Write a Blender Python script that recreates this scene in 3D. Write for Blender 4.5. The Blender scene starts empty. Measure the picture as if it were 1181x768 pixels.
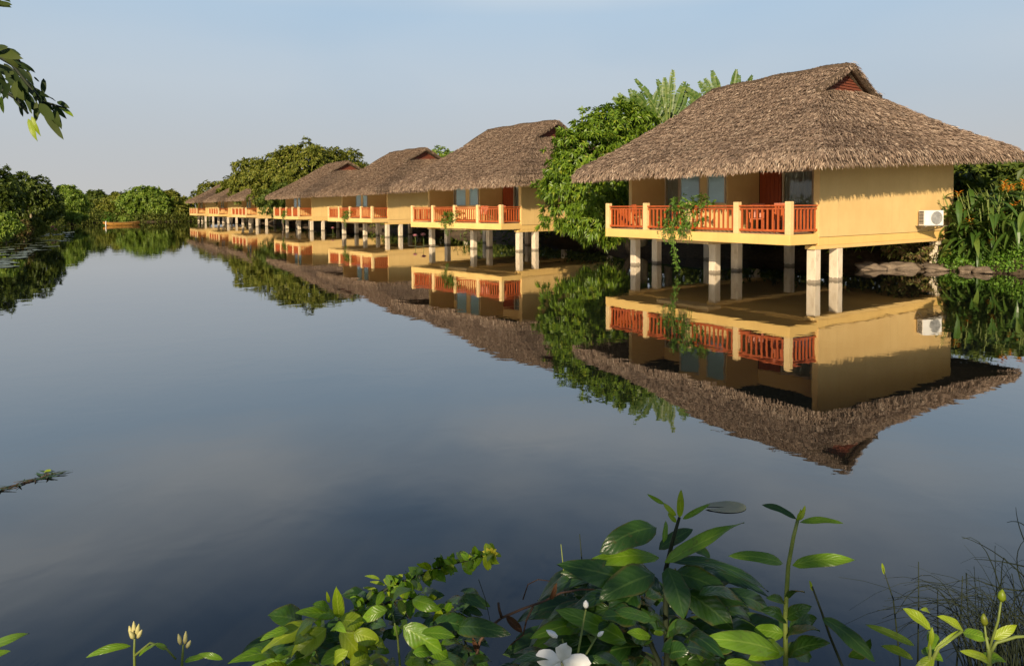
import bpy, bmesh, math, random
import numpy as np
from mathutils import Vector, Matrix, Euler

R = math.radians
random.seed(7)
rng = np.random.default_rng(7)
scene = bpy.context.scene
col = scene.collection

# ------------------------------------------------------------------ camera
F_PX, W_PX, H_PX = 760.0, 1181.0, 768.0
EYE = 2.5
PITCH = R(2.0)
ROLL = -0.0066
cam_d = bpy.data.cameras.new('camera')
cam = bpy.data.objects.new('camera', cam_d)
col.objects.link(cam)
cam_d.sensor_width = 36.0
cam_d.lens = F_PX / W_PX * 36.0
cam_d.clip_start = 0.05
cam_d.clip_end = 12000
cam.matrix_world = Matrix.Translation((0, 0, EYE)) @ Matrix.Rotation(R(90) - PITCH, 4, 'X') @ Matrix.Rotation(ROLL, 4, 'Z')
cam_d.shift_y = -(384 - 238.3 - F_PX * math.tan(PITCH)) / W_PX
scene.camera = cam


def hor(px):
    return 236 + (943 - px) * 0.0066


def at(px, py, Y):
    """World point that lies at depth Y on the view ray of a photo pixel."""
    return Vector(((px - 590) / F_PX * Y, Y, EYE - (py - hor(px)) * Y / F_PX))


def on_water(px, py, z=0.0):
    Y = F_PX * (EYE - z) / (py - hor(px))
    return Vector(((px - 590) / F_PX * Y, Y, z))


# ------------------------------------------------------------------ row of houses: local axes
A = Vector((-0.55, 0.835, 0))      # along the row, away from the camera
B = Vector((0.835, 0.55, 0))       # from the pond towards the land
P0 = Vector((9.73, 20.9, 0))
ROT = math.atan2(B.y, B.x)


def RW(u, v, z=0.0):
    p = P0 + A * u + B * v
    return Vector((p.x, p.y, z))


# ------------------------------------------------------------------ object helpers
def tag(o, label=None, cat=None, group=None, kind=None):
    if label: o['label'] = label
    if cat: o['category'] = cat
    if group: o['group'] = group
    if kind: o['kind'] = kind
    return o


def empty(name, loc=(0, 0, 0), rz=0.0):
    o = bpy.data.objects.new(name, None)
    o.empty_display_size = 0.3
    col.objects.link(o)
    o.location = loc
    o.rotation_euler = (0, 0, rz)
    return o


def copy_tree(o, parent=None):
    c = o.copy()
    col.objects.link(c)
    if parent is not None:
        c.parent = parent
    for ch in list(o.children):
        copy_tree(ch, c)
    return c


class MB:
    """Collects geometry for ONE mesh object."""
    def __init__(self):
        self.v, self.f, self.uv = [], [], []
        self.has_uv = False

    def add(self, verts, faces, uvs=None):
        n = len(self.v)
        self.v.extend([tuple(p) for p in verts])
        self.f.extend([tuple(i + n for i in f) for f in faces])
        if uvs is not None:
            self.has_uv = True
            self.uv.extend(uvs)
        else:
            self.uv.extend([(0, 0)] * len(verts))

    def box(self, x0, x1, y0, y1, z0, z1):
        v = [(x0, y0, z0), (x1, y0, z0), (x1, y1, z0), (x0, y1, z0), (x0, y0, z1), (x1, y0, z1), (x1, y1, z1), (x0, y1, z1)]
        self.add(v, [(0, 3, 2, 1), (4, 5, 6, 7), (0, 1, 5, 4), (1, 2, 6, 5), (2, 3, 7, 6), (3, 0, 4, 7)])

    def bar(self, p, q, w, h=None, up=(0, 0, 1)):
        p, q = Vector(p), Vector(q)
        h = h or w
        d = (q - p).normalized()
        s = d.cross(Vector(up))
        if s.length < 1e-4: s = d.cross(Vector((1, 0, 0)))
        s.normalize()
        t = s.cross(d)
        v = []
        for c in (p, q):
            for a, b in ((-1, -1), (1, -1), (1, 1), (-1, 1)):
                v.append(c + s * a * w / 2 + t * b * h / 2)
        self.add(v, [(3, 2, 1, 0), (4, 5, 6, 7), (0, 1, 5, 4), (1, 2, 6, 5), (2, 3, 7, 6), (3, 0, 4, 7)])

    def tube(self, pts, radii, n=8, cap=True):
        pts = [Vector(p) for p in pts]
        if not hasattr(radii, '__len__'): radii = [radii] * len(pts)
        v, f = [], []
        ref = None
        for i, p in enumerate(pts):
            d = (pts[min(i + 1, len(pts) - 1)] - pts[max(i - 1, 0)])
            d.normalize()
            if ref is None:
                ref = d.orthogonal().normalized()
            ref = (ref - d * ref.dot(d))
            if ref.length < 1e-5: ref = d.orthogonal()
            ref.normalize()
            t = d.cross(ref)
            for k in range(n):
                a = 2 * math.pi * k / n
                v.append(p + (ref * math.cos(a) + t * math.sin(a)) * radii[i])
        for i in range(len(pts) - 1):
            for k in range(n):
                k2 = (k + 1) % n
                f.append((i * n + k, i * n + k2, (i + 1) * n + k2, (i + 1) * n + k))
        if cap:
            f.append(tuple(reversed(range(n))))
            f.append(tuple((len(pts) - 1) * n + k for k in range(n)))
        self.add(v, f)

    def blade(self, base, tip, width, normal=(0, 0, 1), bend=0.15, fold=0.25, nl=10, nw=4, shape=0.45, wave=0.045, curl=0.0, twist=0.38):
        """A leaf from base to tip with a midrib fold, an arch and wavy edges; UVs: across, along."""
        base, tip = Vector(base), Vector(tip)
        d = tip - base
        L = d.length
        d.normalize()
        n = Vector(normal)
        n = n - d * n.dot(d)
        if n.length < 1e-4: n = d.orthogonal()
        n.normalize()
        s = d.cross(n)
        v, f, uv = [], [], []
        ph = random.random() * 6.28
        tw = random.gauss(0, twist)
        asym = random.uniform(0.82, 1.18)
        s0, n0 = s.copy(), n.copy()
        for i in range(nl + 1):
            t = i / nl
            prof = (t ** (shape * 1.3)) * ((1 - t) ** (0.75)) * 1.75
            prof = min(prof, 1.0) if t < 1 else 0.0
            w = width / 2 * max(prof, 0.03 if t < 1 else 0.0)
            ang = tw * t * t
            s = s0 * math.cos(ang) + n0 * math.sin(ang)
            n = n0 * math.cos(ang) - s0 * math.sin(ang)
            arch = bend * L * 4 * t * (1 - t) * 0.6 + curl * L * t * t
            c = base + d * (L * t) + n0 * arch
            for j in range(nw + 1):
                q = j / nw * 2 - 1
                q *= asym if q < 0 else 2 - asym
                off = abs(q) * w * fold * 2 - q * q * w * 0.35 + wave * width * math.sin(ph + t * 11 + q * 2) * abs(q)
                v.append(c + s * (q * w) + n * off)
                uv.append((j / nw, t))
        for i in range(nl):
            for j in range(nw):
                a = i * (nw + 1) + j
                f.append((a, a + 1, a + nw + 2, a + nw + 1))
        self.add(v, f, uv)

    def build(self, name, mat, parent=None, smooth=False, bevel=0.0):
        me = bpy.data.meshes.new(name)
        me.from_pydata(self.v, [], self.f)
        if self.has_uv:
            ul = me.uv_layers.new(name='UVMap')
            idx = np.empty(len(me.loops), dtype=np.int32)
            me.loops.foreach_get('vertex_index', idx)
            ul.data.foreach_set('uv', np.array(self.uv, dtype=np.float32)[idx].ravel())
        if bevel > 0:
            bm = bmesh.new()
            bm.from_mesh(me)
            bmesh.ops.bevel(bm, geom=list(bm.edges), offset=bevel, segments=2, affect='EDGES', profile=0.6)
            bm.to_mesh(me)
            bm.free()
        if smooth:
            me.polygons.foreach_set('use_smooth', [True] * len(me.polygons))
        me.update()
        me.materials.append(mat)
        o = bpy.data.objects.new(name, me)
        col.objects.link(o)
        if parent is not None: o.parent = parent
        return o


def np_mesh(name, verts, faces, mat, parent=None, smooth=False):
    verts = np.asarray(verts, dtype=np.float32)
    faces = np.asarray(faces, dtype=np.int32)
    me = bpy.data.meshes.new(name)
    k = faces.shape[1]
    me.vertices.add(len(verts))
    me.vertices.foreach_set('co', verts.ravel())
    me.loops.add(faces.size)
    me.loops.foreach_set('vertex_index', faces.ravel())
    me.polygons.add(len(faces))
    me.polygons.foreach_set('loop_start', np.arange(0, faces.size, k, dtype=np.int32))
    me.update(calc_edges=True)
    if smooth:
        me.polygons.foreach_set('use_smooth', np.ones(len(faces), dtype=bool))
    me.materials.append(mat)
    o = bpy.data.objects.new(name, me)
    col.objects.link(o)
    if parent is not None: o.parent = parent
    return o


# ------------------------------------------------------------------ materials
def new_mat(name):
    m = bpy.data.materials.new(name)
    m.use_nodes = True
    nt = m.node_tree
    return m, nt, nt.nodes['Principled BSDF'], nt.nodes['Material Output']


def ramp(nt, stops, src):
    r = nt.nodes.new('ShaderNodeValToRGB')
    e = r.color_ramp.elements
    while len(e) < len(stops): e.new(0.5)
    for i, (p, c) in enumerate(stops):
        e[i].position = p
        e[i].color = (*c, 1)
    nt.links.new(src, r.inputs['Fac'])
    return r.outputs['Color']


def noise(nt, scale, detail=4, rough=0.55, stretch=None, dist=0.0):
    tc = nt.nodes.new('ShaderNodeTexCoord')
    n = nt.nodes.new('ShaderNodeTexNoise')
    n.inputs['Scale'].default_value = scale
    n.inputs['Detail'].default_value = detail
    n.inputs['Roughness'].default_value = rough
    n.inputs['Distortion'].default_value = dist
    if stretch:
        mp = nt.nodes.new('ShaderNodeMapping')
        mp.inputs['Scale'].default_value = stretch
        nt.links.new(tc.outputs['Object'], mp.inputs['Vector'])
        nt.links.new(mp.outputs['Vector'], n.inputs['Vector'])
    else:
        nt.links.new(tc.outputs['Object'], n.inputs['Vector'])
    return n.outputs['Fac']


def bump(nt, height, strength, dist, bsdf):
    b = nt.nodes.new('ShaderNodeBump')
    b.inputs['Strength'].default_value = strength
    b.inputs['Distance'].default_value = dist
    nt.links.new(height, b.inputs['Height'])
    nt.links.new(b.outputs['Normal'], bsdf.inputs['Normal'])
    return b


def mix_rgb(nt, fac, c1, c2, mode='MIX'):
    m = nt.nodes.new('ShaderNodeMix')
    m.data_type = 'RGBA'
    m.blend_type = mode
    for i, s in (('Factor', fac), ('A', c1), ('B', c2)):
        sock = [q for q in m.inputs if q.name == i and (q.type == 'RGBA' if i != 'Factor' else q.type == 'VALUE')][0]
        if hasattr(s, 'links'): nt.links.new(s, sock)
        elif i == 'Factor': sock.default_value = s
        else: sock.default_value = (*s, 1)
    return [q for q in m.outputs if q.type == 'RGBA'][0]


def math_node(nt, op, a, b=None, c=None):
    m = nt.nodes.new('ShaderNodeMath')
    m.operation = op
    for i, s in enumerate((a, b, c)):
        if s is None: continue
        if hasattr(s, 'links'): nt.links.new(s, m.inputs[i])
        else: m.inputs[i].default_value = s
    return m.outputs[0]


def surf(name, c1, c2, rough=0.8, scale=3.0, bscale=40.0, bstr=0.3, bdist=0.01, stretch=None, spec=0.3, c3=None):
    m, nt, b, out = new_mat(name)
    n = noise(nt, scale, 6, 0.65, stretch)
    stops = [(0.3, c1), (0.7, c2)] if c3 is None else [(0.25, c1), (0.5, c2), (0.75, c3)]
    nt.links.new(ramp(nt, stops, n), b.inputs['Base Color'])
    b.inputs['Roughness'].default_value = rough
    b.inputs['Specular IOR Level'].default_value = spec
    if bstr > 0:
        bump(nt, noise(nt, bscale, 5, 0.6, stretch), bstr, bdist, b)
    return m


def island_mat(name, stops, rough=0.6, spec=0.3, transl=0.0, tcol=None, patches=None):
    """Colour varies from one strand or leaf to the next."""
    m, nt, b, out = new_mat(name)
    g = nt.nodes.new('ShaderNodeNewGeometry')
    c = ramp(nt, stops, g.outputs['Random Per Island'])
    n = noise(nt, 0.6, 3)
    c = mix_rgb(nt, math_node(nt, 'MULTIPLY', n, 0.5), c, tcol or stops[len(stops) // 2][1])
    if patches:
        for sc_, lo, hi, colr, amt in patches:
            pn = ramp(nt, [(lo, (0, 0, 0)), (hi, (1, 1, 1))], noise(nt, sc_, 5, 0.65))
            c = mix_rgb(nt, math_node(nt, 'MULTIPLY', pn, amt), c, colr)
        oi = nt.nodes.new('ShaderNodeObjectInfo')
        hv = nt.nodes.new('ShaderNodeHueSaturation')
        nt.links.new(math_node(nt, 'MULTIPLY_ADD', oi.outputs['Random'], 0.26, 1.0), hv.inputs['Value'])
        nt.links.new(math_node(nt, 'MULTIPLY_ADD', oi.outputs['Random'], -0.12, 1.08), hv.inputs['Saturation'])
        nt.links.new(c, hv.inputs['Color'])
        c = hv.outputs['Color']
    nt.links.new(c, b.inputs['Base Color'])
    b.inputs['Roughness'].default_value = rough
    b.inputs['Specular IOR Level'].default_value = spec
    if transl > 0:
        t = nt.nodes.new('ShaderNodeBsdfTranslucent')
        tc_ = mix_rgb(nt, 1.0, c, (1.0, 1.15, 0.45), 'MULTIPLY')
        nt.links.new(tc_, t.inputs['Color'])
        ms = nt.nodes.new('ShaderNodeMixShader')
        ms.inputs[0].default_value = transl
        nt.links.new(b.outputs[0], ms.inputs[1])
        nt.links.new(t.outputs[0], ms.inputs[2])
        nt.links.new(ms.outputs[0], out.inputs['Surface'])
    return m


def leaf_mat(name, c1, c2, vein, rough=0.35, transl=0.3, spec=0.5):
    """Close-up leaf: midrib, side veins, blotches."""
    m, nt, b, out = new_mat(name)
    uv = nt.nodes.new('ShaderNodeUVMap')
    sp = nt.nodes.new('ShaderNodeSeparateXYZ')
    nt.links.new(uv.outputs['UV'], sp.inputs[0])
    ax = math_node(nt, 'ABSOLUTE', math_node(nt, 'SUBTRACT', sp.outputs[0], 0.5))
    side = math_node(nt, 'SINE', math_node(nt, 'MULTIPLY_ADD', ax, -26.0, math_node(nt, 'MULTIPLY', sp.outputs[1], 48.0)))
    sidev = math_node(nt, 'POWER', math_node(nt, 'MAXIMUM', side, 0.0), 10.0)
    mid = math_node(nt, 'LESS_THAN', ax, 0.035)
    vf = math_node(nt, 'MAXIMUM', math_node(nt, 'MULTIPLY', sidev, 0.30), mid)
    g = nt.nodes.new('ShaderNodeNewGeometry')
    n = noise(nt, 14.0, 5)
    f = math_node(nt, 'ADD', math_node(nt, 'MULTIPLY', g.outputs['Random Per Island'], 0.6), math_node(nt, 'MULTIPLY', n, 0.4))
    base = ramp(nt, [(0.1, c1), (0.9, c2)], f)
    c = mix_rgb(nt, math_node(nt, 'MULTIPLY', vf, 0.55), base, vein)
    spots = ramp(nt, [(0.60, (0, 0, 0)), (0.67, (1, 1, 1))], noise(nt, 26.0, 6, 0.75))
    edge = ramp(nt, [(0.40, (0, 0, 0)), (0.50, (1, 1, 1))], math_node(nt, 'MULTIPLY', ax, math_node(nt, 'ADD', 0.45, noise(nt, 22.0, 4))))
    c = mix_rgb(nt, math_node(nt, 'MULTIPLY', math_node(nt, 'MAXIMUM', spots, edge), 0.55), c, (0.10, 0.075, 0.02))
    nt.links.new(c, b.inputs['Base Color'])
    b.inputs['Roughness'].default_value = rough
    b.inputs['Specular IOR Level'].default_value = spec
    bp = bump(nt, math_node(nt, 'ADD', math_node(nt, 'MULTIPLY', side, 0.3), math_node(nt, 'MULTIPLY', noise(nt, 45.0, 4), 2.5)), 0.28, 0.0022, b)
    t = nt.nodes.new('ShaderNodeBsdfTranslucent')
    nt.links.new(mix_rgb(nt, 1.0, c, (1.2, 1.3, 0.5), 'MULTIPLY'), t.inputs['Color'])
    nt.links.new(bp.outputs[0], t.inputs['Normal'])
    ms = nt.nodes.new('ShaderNodeMixShader')
    ms.inputs[0].default_value = transl
    nt.links.new(b.outputs[0], ms.inputs[1])
    nt.links.new(t.outputs[0], ms.inputs[2])
    nt.links.new(ms.outputs[0], out.inputs['Surface'])
    return m


M = {}


def stucco_mat():
    m, nt, b, out = new_mat('yellow stucco')
    n1 = noise(nt, 0.7, 6, 0.65)
    c = ramp(nt, [(0.25, (0.68, 0.45, 0.185)), (0.6, (0.76, 0.525, 0.225)), (0.85, (0.79, 0.56, 0.26))], n1)
    streak = noise(nt, 1.0, 5, 0.7, (3.0, 3.0, 0.25))
    c = mix_rgb(nt, math_node(nt, 'MULTIPLY', math_node(nt, 'GREATER_THAN', streak, 0.62), 0.10), c, (0.36, 0.24, 0.11))
    # rain runs, damp patches near the floor and fine mottling
    runs = ramp(nt, [(0.52, (0, 0, 0)), (0.72, (1, 1, 1))], noise(nt, 1.0, 6, 0.75, (7.0, 7.0, 0.35)))
    c = mix_rgb(nt, math_node(nt, 'MULTIPLY', runs, 0.13), c, (0.44, 0.31, 0.15))
    sp = nt.nodes.new('ShaderNodeSeparateXYZ')
    tco = nt.nodes.new('ShaderNodeTexCoord')
    nt.links.new(tco.outputs['Object'], sp.inputs[0])
    low = math_node(nt, 'SUBTRACT', 2.05, math_node(nt, 'ADD', sp.outputs[2], math_node(nt, 'MULTIPLY', noise(nt, 2.2, 5, 0.7), 0.95)))
    c = mix_rgb(nt, math_node(nt, 'MULTIPLY', math_node(nt, 'MINIMUM', math_node(nt, 'MAXIMUM', math_node(nt, 'MULTIPLY', low, 2.2), 0.0), 1.0), 0.18), c, (0.42, 0.29, 0.14))
    oi = nt.nodes.new('ShaderNodeObjectInfo')
    hv = nt.nodes.new('ShaderNodeHueSaturation')
    nt.links.new(math_node(nt, 'MULTIPLY_ADD', oi.outputs['Random'], 0.12, 0.93), hv.inputs['Value'])
    nt.links.new(math_node(nt, 'MULTIPLY_ADD', oi.outputs['Random'], 0.12, 1.0), hv.inputs['Saturation'])
    nt.links.new(c, hv.inputs['Color'])
    nt.links.new(hv.outputs['Color'], b.inputs['Base Color'])
    b.inputs['Roughness'].default_value = 0.9
    b.inputs['Specular IOR Level'].default_value = 0.15
    bump(nt, noise(nt, 60, 4), 0.25, 0.006, b)
    return m


def concrete_mat():
    m, nt, b, out = new_mat('weathered concrete')
    n1 = noise(nt, 5.0, 7, 0.7, (1, 1, 0.35))
    c = ramp(nt, [(0.25, (0.38, 0.29, 0.19)), (0.45, (0.62, 0.51, 0.36)), (0.75, (0.70, 0.60, 0.45))], n1)
    # tide stain, fixed on the post just above the water
    tc = nt.nodes.new('ShaderNodeNewGeometry')
    sp = nt.nodes.new('ShaderNodeSeparateXYZ')
    nt.links.new(tc.outputs['Position'], sp.inputs[0])
    h = math_node(nt, 'ADD', sp.outputs[2], math_node(nt, 'MULTIPLY', noise(nt, 9.0, 4), 0.16))
    f = math_node(nt, 'LESS_THAN', h, 0.17)
    c = mix_rgb(nt, math_node(nt, 'MULTIPLY', f, 0.75), c, (0.13, 0.10, 0.065))
    nt.links.new(c, b.inputs['Base Color'])
    b.inputs['Roughness'].default_value = 0.9
    bump(nt, noise(nt, 30, 6), 0.5, 0.01, b)
    return m


M['stucco'] = stucco_mat()
M['concrete'] = concrete_mat()
M['rail_post'] = surf('cream balcony posts', (0.66, 0.45, 0.19), (0.76, 0.55, 0.27), 0.85, 2.0, 50, 0.25, 0.006)
M['rail'] = surf('orange varnished wood', (0.32, 0.056, 0.012), (0.53, 0.118, 0.022), 0.42, 9, 60, 0.15, 0.004, (1, 1, 0.3), 0.5)
M['door'] = surf('red brown door wood', (0.26, 0.050, 0.016), (0.40, 0.085, 0.028), 0.45, 6, 50, 0.15, 0.004, (4, 4, 0.4), 0.4)
M['gable'] = surf('red brown gable boards', (0.12, 0.032, 0.018), (0.21, 0.06, 0.03), 0.75, 5, 40, 0.3, 0.006, (1, 0.3, 6), 0.25)
M['soffit'] = surf('dark palm ceiling', (0.10, 0.065, 0.035), (0.18, 0.115, 0.06), 0.9, 6, 30, 0.5, 0.02)
M['floor_tile'] = surf('pale terracotta floor', (0.46, 0.29, 0.17), (0.56, 0.38, 0.24), 0.6, 3, 20, 0.1, 0.003)
M['thatch_bed'] = surf('thatch underlayer', (0.065, 0.046, 0.031), (0.15, 0.105, 0.07), 0.95, 5, 25, 0.9, 0.05, None, 0.1)
M['thatch'] = island_mat('thatch leaf tips', [(0.0, (0.075, 0.048, 0.034)), (0.28, (0.17, 0.115, 0.080)), (0.62, (0.27, 0.19, 0.132)), (0.92, (0.39, 0.29, 0.205)), (1.0, (0.54, 0.43, 0.32))], 0.85, 0.15, 0.0, (0.215, 0.145, 0.10), [(0.55, 0.52, 0.72, (0.085, 0.06, 0.045), 0.55), (0.9, 0.55, 0.75, (0.36, 0.28, 0.20), 0.30), (1.6, 0.62, 0.78, (0.10, 0.095, 0.05), 0.35)])
M['frame'] = surf('painted window frame', (0.45, 0.36, 0.24), (0.55, 0.45, 0.30), 0.6, 4, 50, 0.1, 0.003)
M['curtain'] = surf('grey green curtain', (0.26, 0.25, 0.21), (0.38, 0.36, 0.30), 0.9, 8, 80, 0.2, 0.003, (6, 6, 0.5))
M['sky_tint'] = surf('blue grey blind', (0.50, 0.63, 0.63), (0.58, 0.71, 0.70), 0.75, 3, 60, 0.1, 0.003, (1, 1, 12))  # sheet behind the bay panes; the glass's sky reflection is put into its colour
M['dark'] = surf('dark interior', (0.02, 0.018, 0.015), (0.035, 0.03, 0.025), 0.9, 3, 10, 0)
M['white'] = surf('off white enamel', (0.68, 0.65, 0.58), (0.78, 0.75, 0.69), 0.45, 5, 60, 0.08, 0.002, None, 0.5)
M['grille'] = surf('grey plastic grille', (0.28, 0.28, 0.27), (0.36, 0.36, 0.34), 0.5, 8, 60, 0.1, 0.002)
M['metal'] = surf('dull bracket steel', (0.20, 0.17, 0.13), (0.33, 0.28, 0.21), 0.6, 8, 60, 0.2, 0.002)
M['bark'] = surf('grey brown bark', (0.07, 0.05, 0.033), (0.17, 0.13, 0.09), 0.95, 4, 14, 0.9, 0.03, (1, 1, 0.3), 0.1)
M['pale_bark'] = surf('pale bark', (0.24, 0.19, 0.12), (0.36, 0.30, 0.20), 0.9, 5, 20, 0.6, 0.02, (1, 1, 0.3), 0.1)
M['rock'] = surf('bank stones', (0.06, 0.048, 0.032), (0.16, 0.12, 0.085), 0.9, 2.5, 9, 0.9, 0.05, None, 0.2, (0.25, 0.19, 0.13))
M['boat'] = surf('orange boat paint', (0.48, 0.20, 0.03), (0.60, 0.32, 0.07), 0.5, 2, 30, 0.2, 0.01)
M['boat_in'] = surf('boat planks', (0.34, 0.17, 0.05), (0.48, 0.27, 0.09), 0.7, 4, 30, 0.3, 0.01)
M['pot'] = surf('terracotta', (0.22, 0.085, 0.045), (0.32, 0.13, 0.07), 0.8, 6, 40, 0.3, 0.004)

M['mango'] = island_mat('mango leaves', [(0.0, (0.047, 0.091, 0.008)), (0.45, (0.107, 0.193, 0.014)), (0.85, (0.201, 0.301, 0.022)), (1.0, (0.355, 0.366, 0.036))], 0.42, 0.45, 0.28)
M['tree_olive'] = island_mat('olive green leaves', [(0.0, (0.058, 0.074, 0.009)), (0.5, (0.155, 0.180, 0.020)), (1.0, (0.33, 0.30, 0.050))], 0.55, 0.3, 0.25)
M['tree_dark'] = island_mat('dark green leaves', [(0.0, (0.034, 0.057, 0.008)), (0.5, (0.085, 0.122, 0.016)), (1.0, (0.169, 0.200, 0.026))], 0.5, 0.3, 0.2)
M['tree_light'] = island_mat('light green leaves', [(0.0, (0.082, 0.146, 0.017)), (0.5, (0.177, 0.265, 0.030)), (1.0, (0.308, 0.366, 0.054))], 0.5, 0.35, 0.3)
M['reed'] = island_mat('bank weeds', [(0.0, (0.043, 0.060, 0.010)), (0.5, (0.097, 0.127, 0.017)), (1.0, (0.216, 0.212, 0.036))], 0.6, 0.25, 0.2)
M['cover'] = island_mat('bright ground cover', [(0.0, (0.049, 0.117, 0.011)), (0.5, (0.105, 0.221, 0.020)), (1.0, (0.196, 0.312, 0.039))], 0.5, 0.3, 0.25)
M['vine'] = island_mat('balcony vine leaves', [(0.0, (0.05, 0.11, 0.012)), (0.5, (0.10, 0.19, 0.02)), (1.0, (0.18, 0.27, 0.04))], 0.5, 0.3, 0.3)
M['ruddy'] = island_mat('reddish shrub leaves', [(0.0, (0.06, 0.03, 0.02)), (0.35, (0.15, 0.06, 0.03)), (0.6, (0.09, 0.11, 0.02)), (1.0, (0.20, 0.19, 0.04))], 0.6, 0.3, 0.2)
M['banana'] = island_mat('banana blades', [(0.0, (0.045, 0.090, 0.012)), (0.6, (0.085, 0.150, 0.022)), (1.0, (0.19, 0.23, 0.06))], 0.45, 0.4, 0.2)
M['heli'] = island_mat('heliconia blades', [(0.0, (0.028, 0.065, 0.010)), (0.6, (0.063, 0.124, 0.018)), (1.0, (0.140, 0.195, 0.033))], 0.38, 0.5, 0.22)
M['orange_flower'] = island_mat('orange bracts', [(0.0, (0.62, 0.16, 0.01)), (0.6, (0.75, 0.30, 0.02)), (1.0, (0.80, 0.42, 0.05))], 0.5, 0.3, 0.2, (0.7, 0.28, 0.02))
M['pad'] = island_mat('lily pads', [(0.0, (0.05, 0.07, 0.025)), (0.5, (0.10, 0.12, 0.05)), (1.0, (0.15, 0.12, 0.07))], 0.3, 0.6)
M['lotus'] = island_mat('pink petals', [(0.0, (0.50, 0.16, 0.20)), (1.0, (0.72, 0.36, 0.38))], 0.5, 0.3, 0.25, (0.60, 0.24, 0.27))
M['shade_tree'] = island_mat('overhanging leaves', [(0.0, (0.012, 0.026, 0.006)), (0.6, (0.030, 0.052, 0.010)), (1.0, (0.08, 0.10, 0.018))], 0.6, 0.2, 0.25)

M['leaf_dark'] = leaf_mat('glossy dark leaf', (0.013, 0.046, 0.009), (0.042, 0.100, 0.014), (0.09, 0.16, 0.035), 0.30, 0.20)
M['leaf_mid'] = leaf_mat('sunlit green leaf', (0.075, 0.175, 0.008), (0.17, 0.30, 0.016), (0.26, 0.38, 0.05), 0.35, 0.32)  # brighter copy of the dark leaf; sunlit look put into the colour
M['leaf_yellow'] = leaf_mat('sunlit yellow green leaf', (0.15, 0.25, 0.010), (0.33, 0.41, 0.018), (0.44, 0.50, 0.08), 0.42, 0.34)  # yellow-green leaf tone plus a sunlit look put into the colour
M['leaf_dead'] = leaf_mat('dead brown leaf', (0.05, 0.02, 0.012), (0.10, 0.045, 0.02), (0.13, 0.07, 0.04), 0.7, 0.15, 0.2)
M['stem'] = surf('green stem', (0.10, 0.14, 0.03), (0.19, 0.23, 0.05), 0.5, 12, 60, 0.2, 0.002)
M['dark_stem'] = surf('dark twig', (0.010, 0.016, 0.007), (0.022, 0.030, 0.012), 0.7, 12, 60, 0.2, 0.002)
M['brown_stem'] = surf('brown dry stem', (0.05, 0.028, 0.018), (0.11, 0.06, 0.038), 0.7, 12, 60, 0.3, 0.002)
M['petal'] = surf('white petal', (0.78, 0.77, 0.72), (0.85, 0.84, 0.80), 0.6, 20, 60, 0.1, 0.002)
M['bud'] = surf('cream bud', (0.34, 0.33, 0.11), (0.58, 0.50, 0.24), 0.55, 20, 60, 0.1, 0.002)
M['yellow_flower'] = surf('yellow petals', (0.60, 0.52, 0.03), (0.75, 0.66, 0.08), 0.55, 20, 60, 0.1, 0.002)


def glass_mat():
    m, nt, b, out = new_mat('window glass')
    nt.nodes.remove(b)
    tr = nt.nodes.new('ShaderNodeBsdfTransparent')
    tr.inputs[0].default_value = (0.90, 0.94, 0.94, 1)
    gl = nt.nodes.new('ShaderNodeBsdfGlossy')
    gl.inputs['Roughness'].default_value = 0.02
    g = nt.nodes.new('ShaderNodeNewGeometry')
    dt = nt.nodes.new('ShaderNodeVectorMath')
    dt.operation = 'DOT_PRODUCT'
    nt.links.new(g.outputs['Incoming'], dt.inputs[0])
    nt.links.new(g.outputs['Normal'], dt.inputs[1])
    c = math_node(nt, 'ABSOLUTE', dt.outputs['Value'])
    f = math_node(nt, 'MULTIPLY_ADD', math_node(nt, 'POWER', math_node(nt, 'SUBTRACT', 1.0, c), 5.0), 0.93, 0.05)
    ms = nt.nodes.new('ShaderNodeMixShader')
    nt.links.new(f, ms.inputs[0])
    nt.links.new(tr.outputs[0], ms.inputs[1])
    nt.links.new(gl.outputs[0], ms.inputs[2])
    nt.links.new(ms.outputs[0], out.inputs['Surface'])
    return m


M['glass'] = glass_mat()


def water_mat():
    m, nt, b, out = new_mat('murky pond water')
    nt.nodes.remove(b)
    df = nt.nodes.new('ShaderNodeBsdfDiffuse')
    df.inputs['Color'].default_value = (0.008, 0.009, 0.008, 1)
    gl = nt.nodes.new('ShaderNodeBsdfGlossy')
    gl.inputs['Roughness'].default_value = 0.012
    n1 = noise(nt, 0.9, 3, 0.5, (1.0, 1.0, 1.0), 0.4)
    n2 = noise(nt, 3.2, 3, 0.5, (1.0, 1.6, 1.0), 0.3)
    patch = ramp(nt, [(0.42, (0.15, 0.15, 0.15)), (0.68, (1, 1, 1))], noise(nt, 0.07, 3, 0.5))
    h = math_node(nt, 'ADD', n1, math_node(nt, 'MULTIPLY', n2, math_node(nt, 'MULTIPLY', patch, 0.30)))
    bp = nt.nodes.new('ShaderNodeBump')
    bp.inputs['Strength'].default_value = 0.9
    bp.inputs['Distance'].default_value = 0.0036
    nt.links.new(h, bp.inputs['Height'])
    fr = nt.nodes.new('ShaderNodeFresnel')
    fr.inputs['IOR'].default_value = 1.36
    for nd in (df, gl, fr):
        nt.links.new(bp.outputs[0], nd.inputs['Normal'])
    ms = nt.nodes.new('ShaderNodeMixShader')
    f = math_node(nt, 'MINIMUM', math_node(nt, 'MULTIPLY', math_node(nt, 'POWER', fr.outputs[0], 0.66), 1.30), 0.96)
    nt.links.new(f, ms.inputs[0])
    nt.links.new(df.outputs[0], ms.inputs[1])
    nt.links.new(gl.outputs[0], ms.inputs[2])
    nt.links.new(ms.outputs[0], out.inputs['Surface'])
    return m


M['water'] = water_mat()


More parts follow.
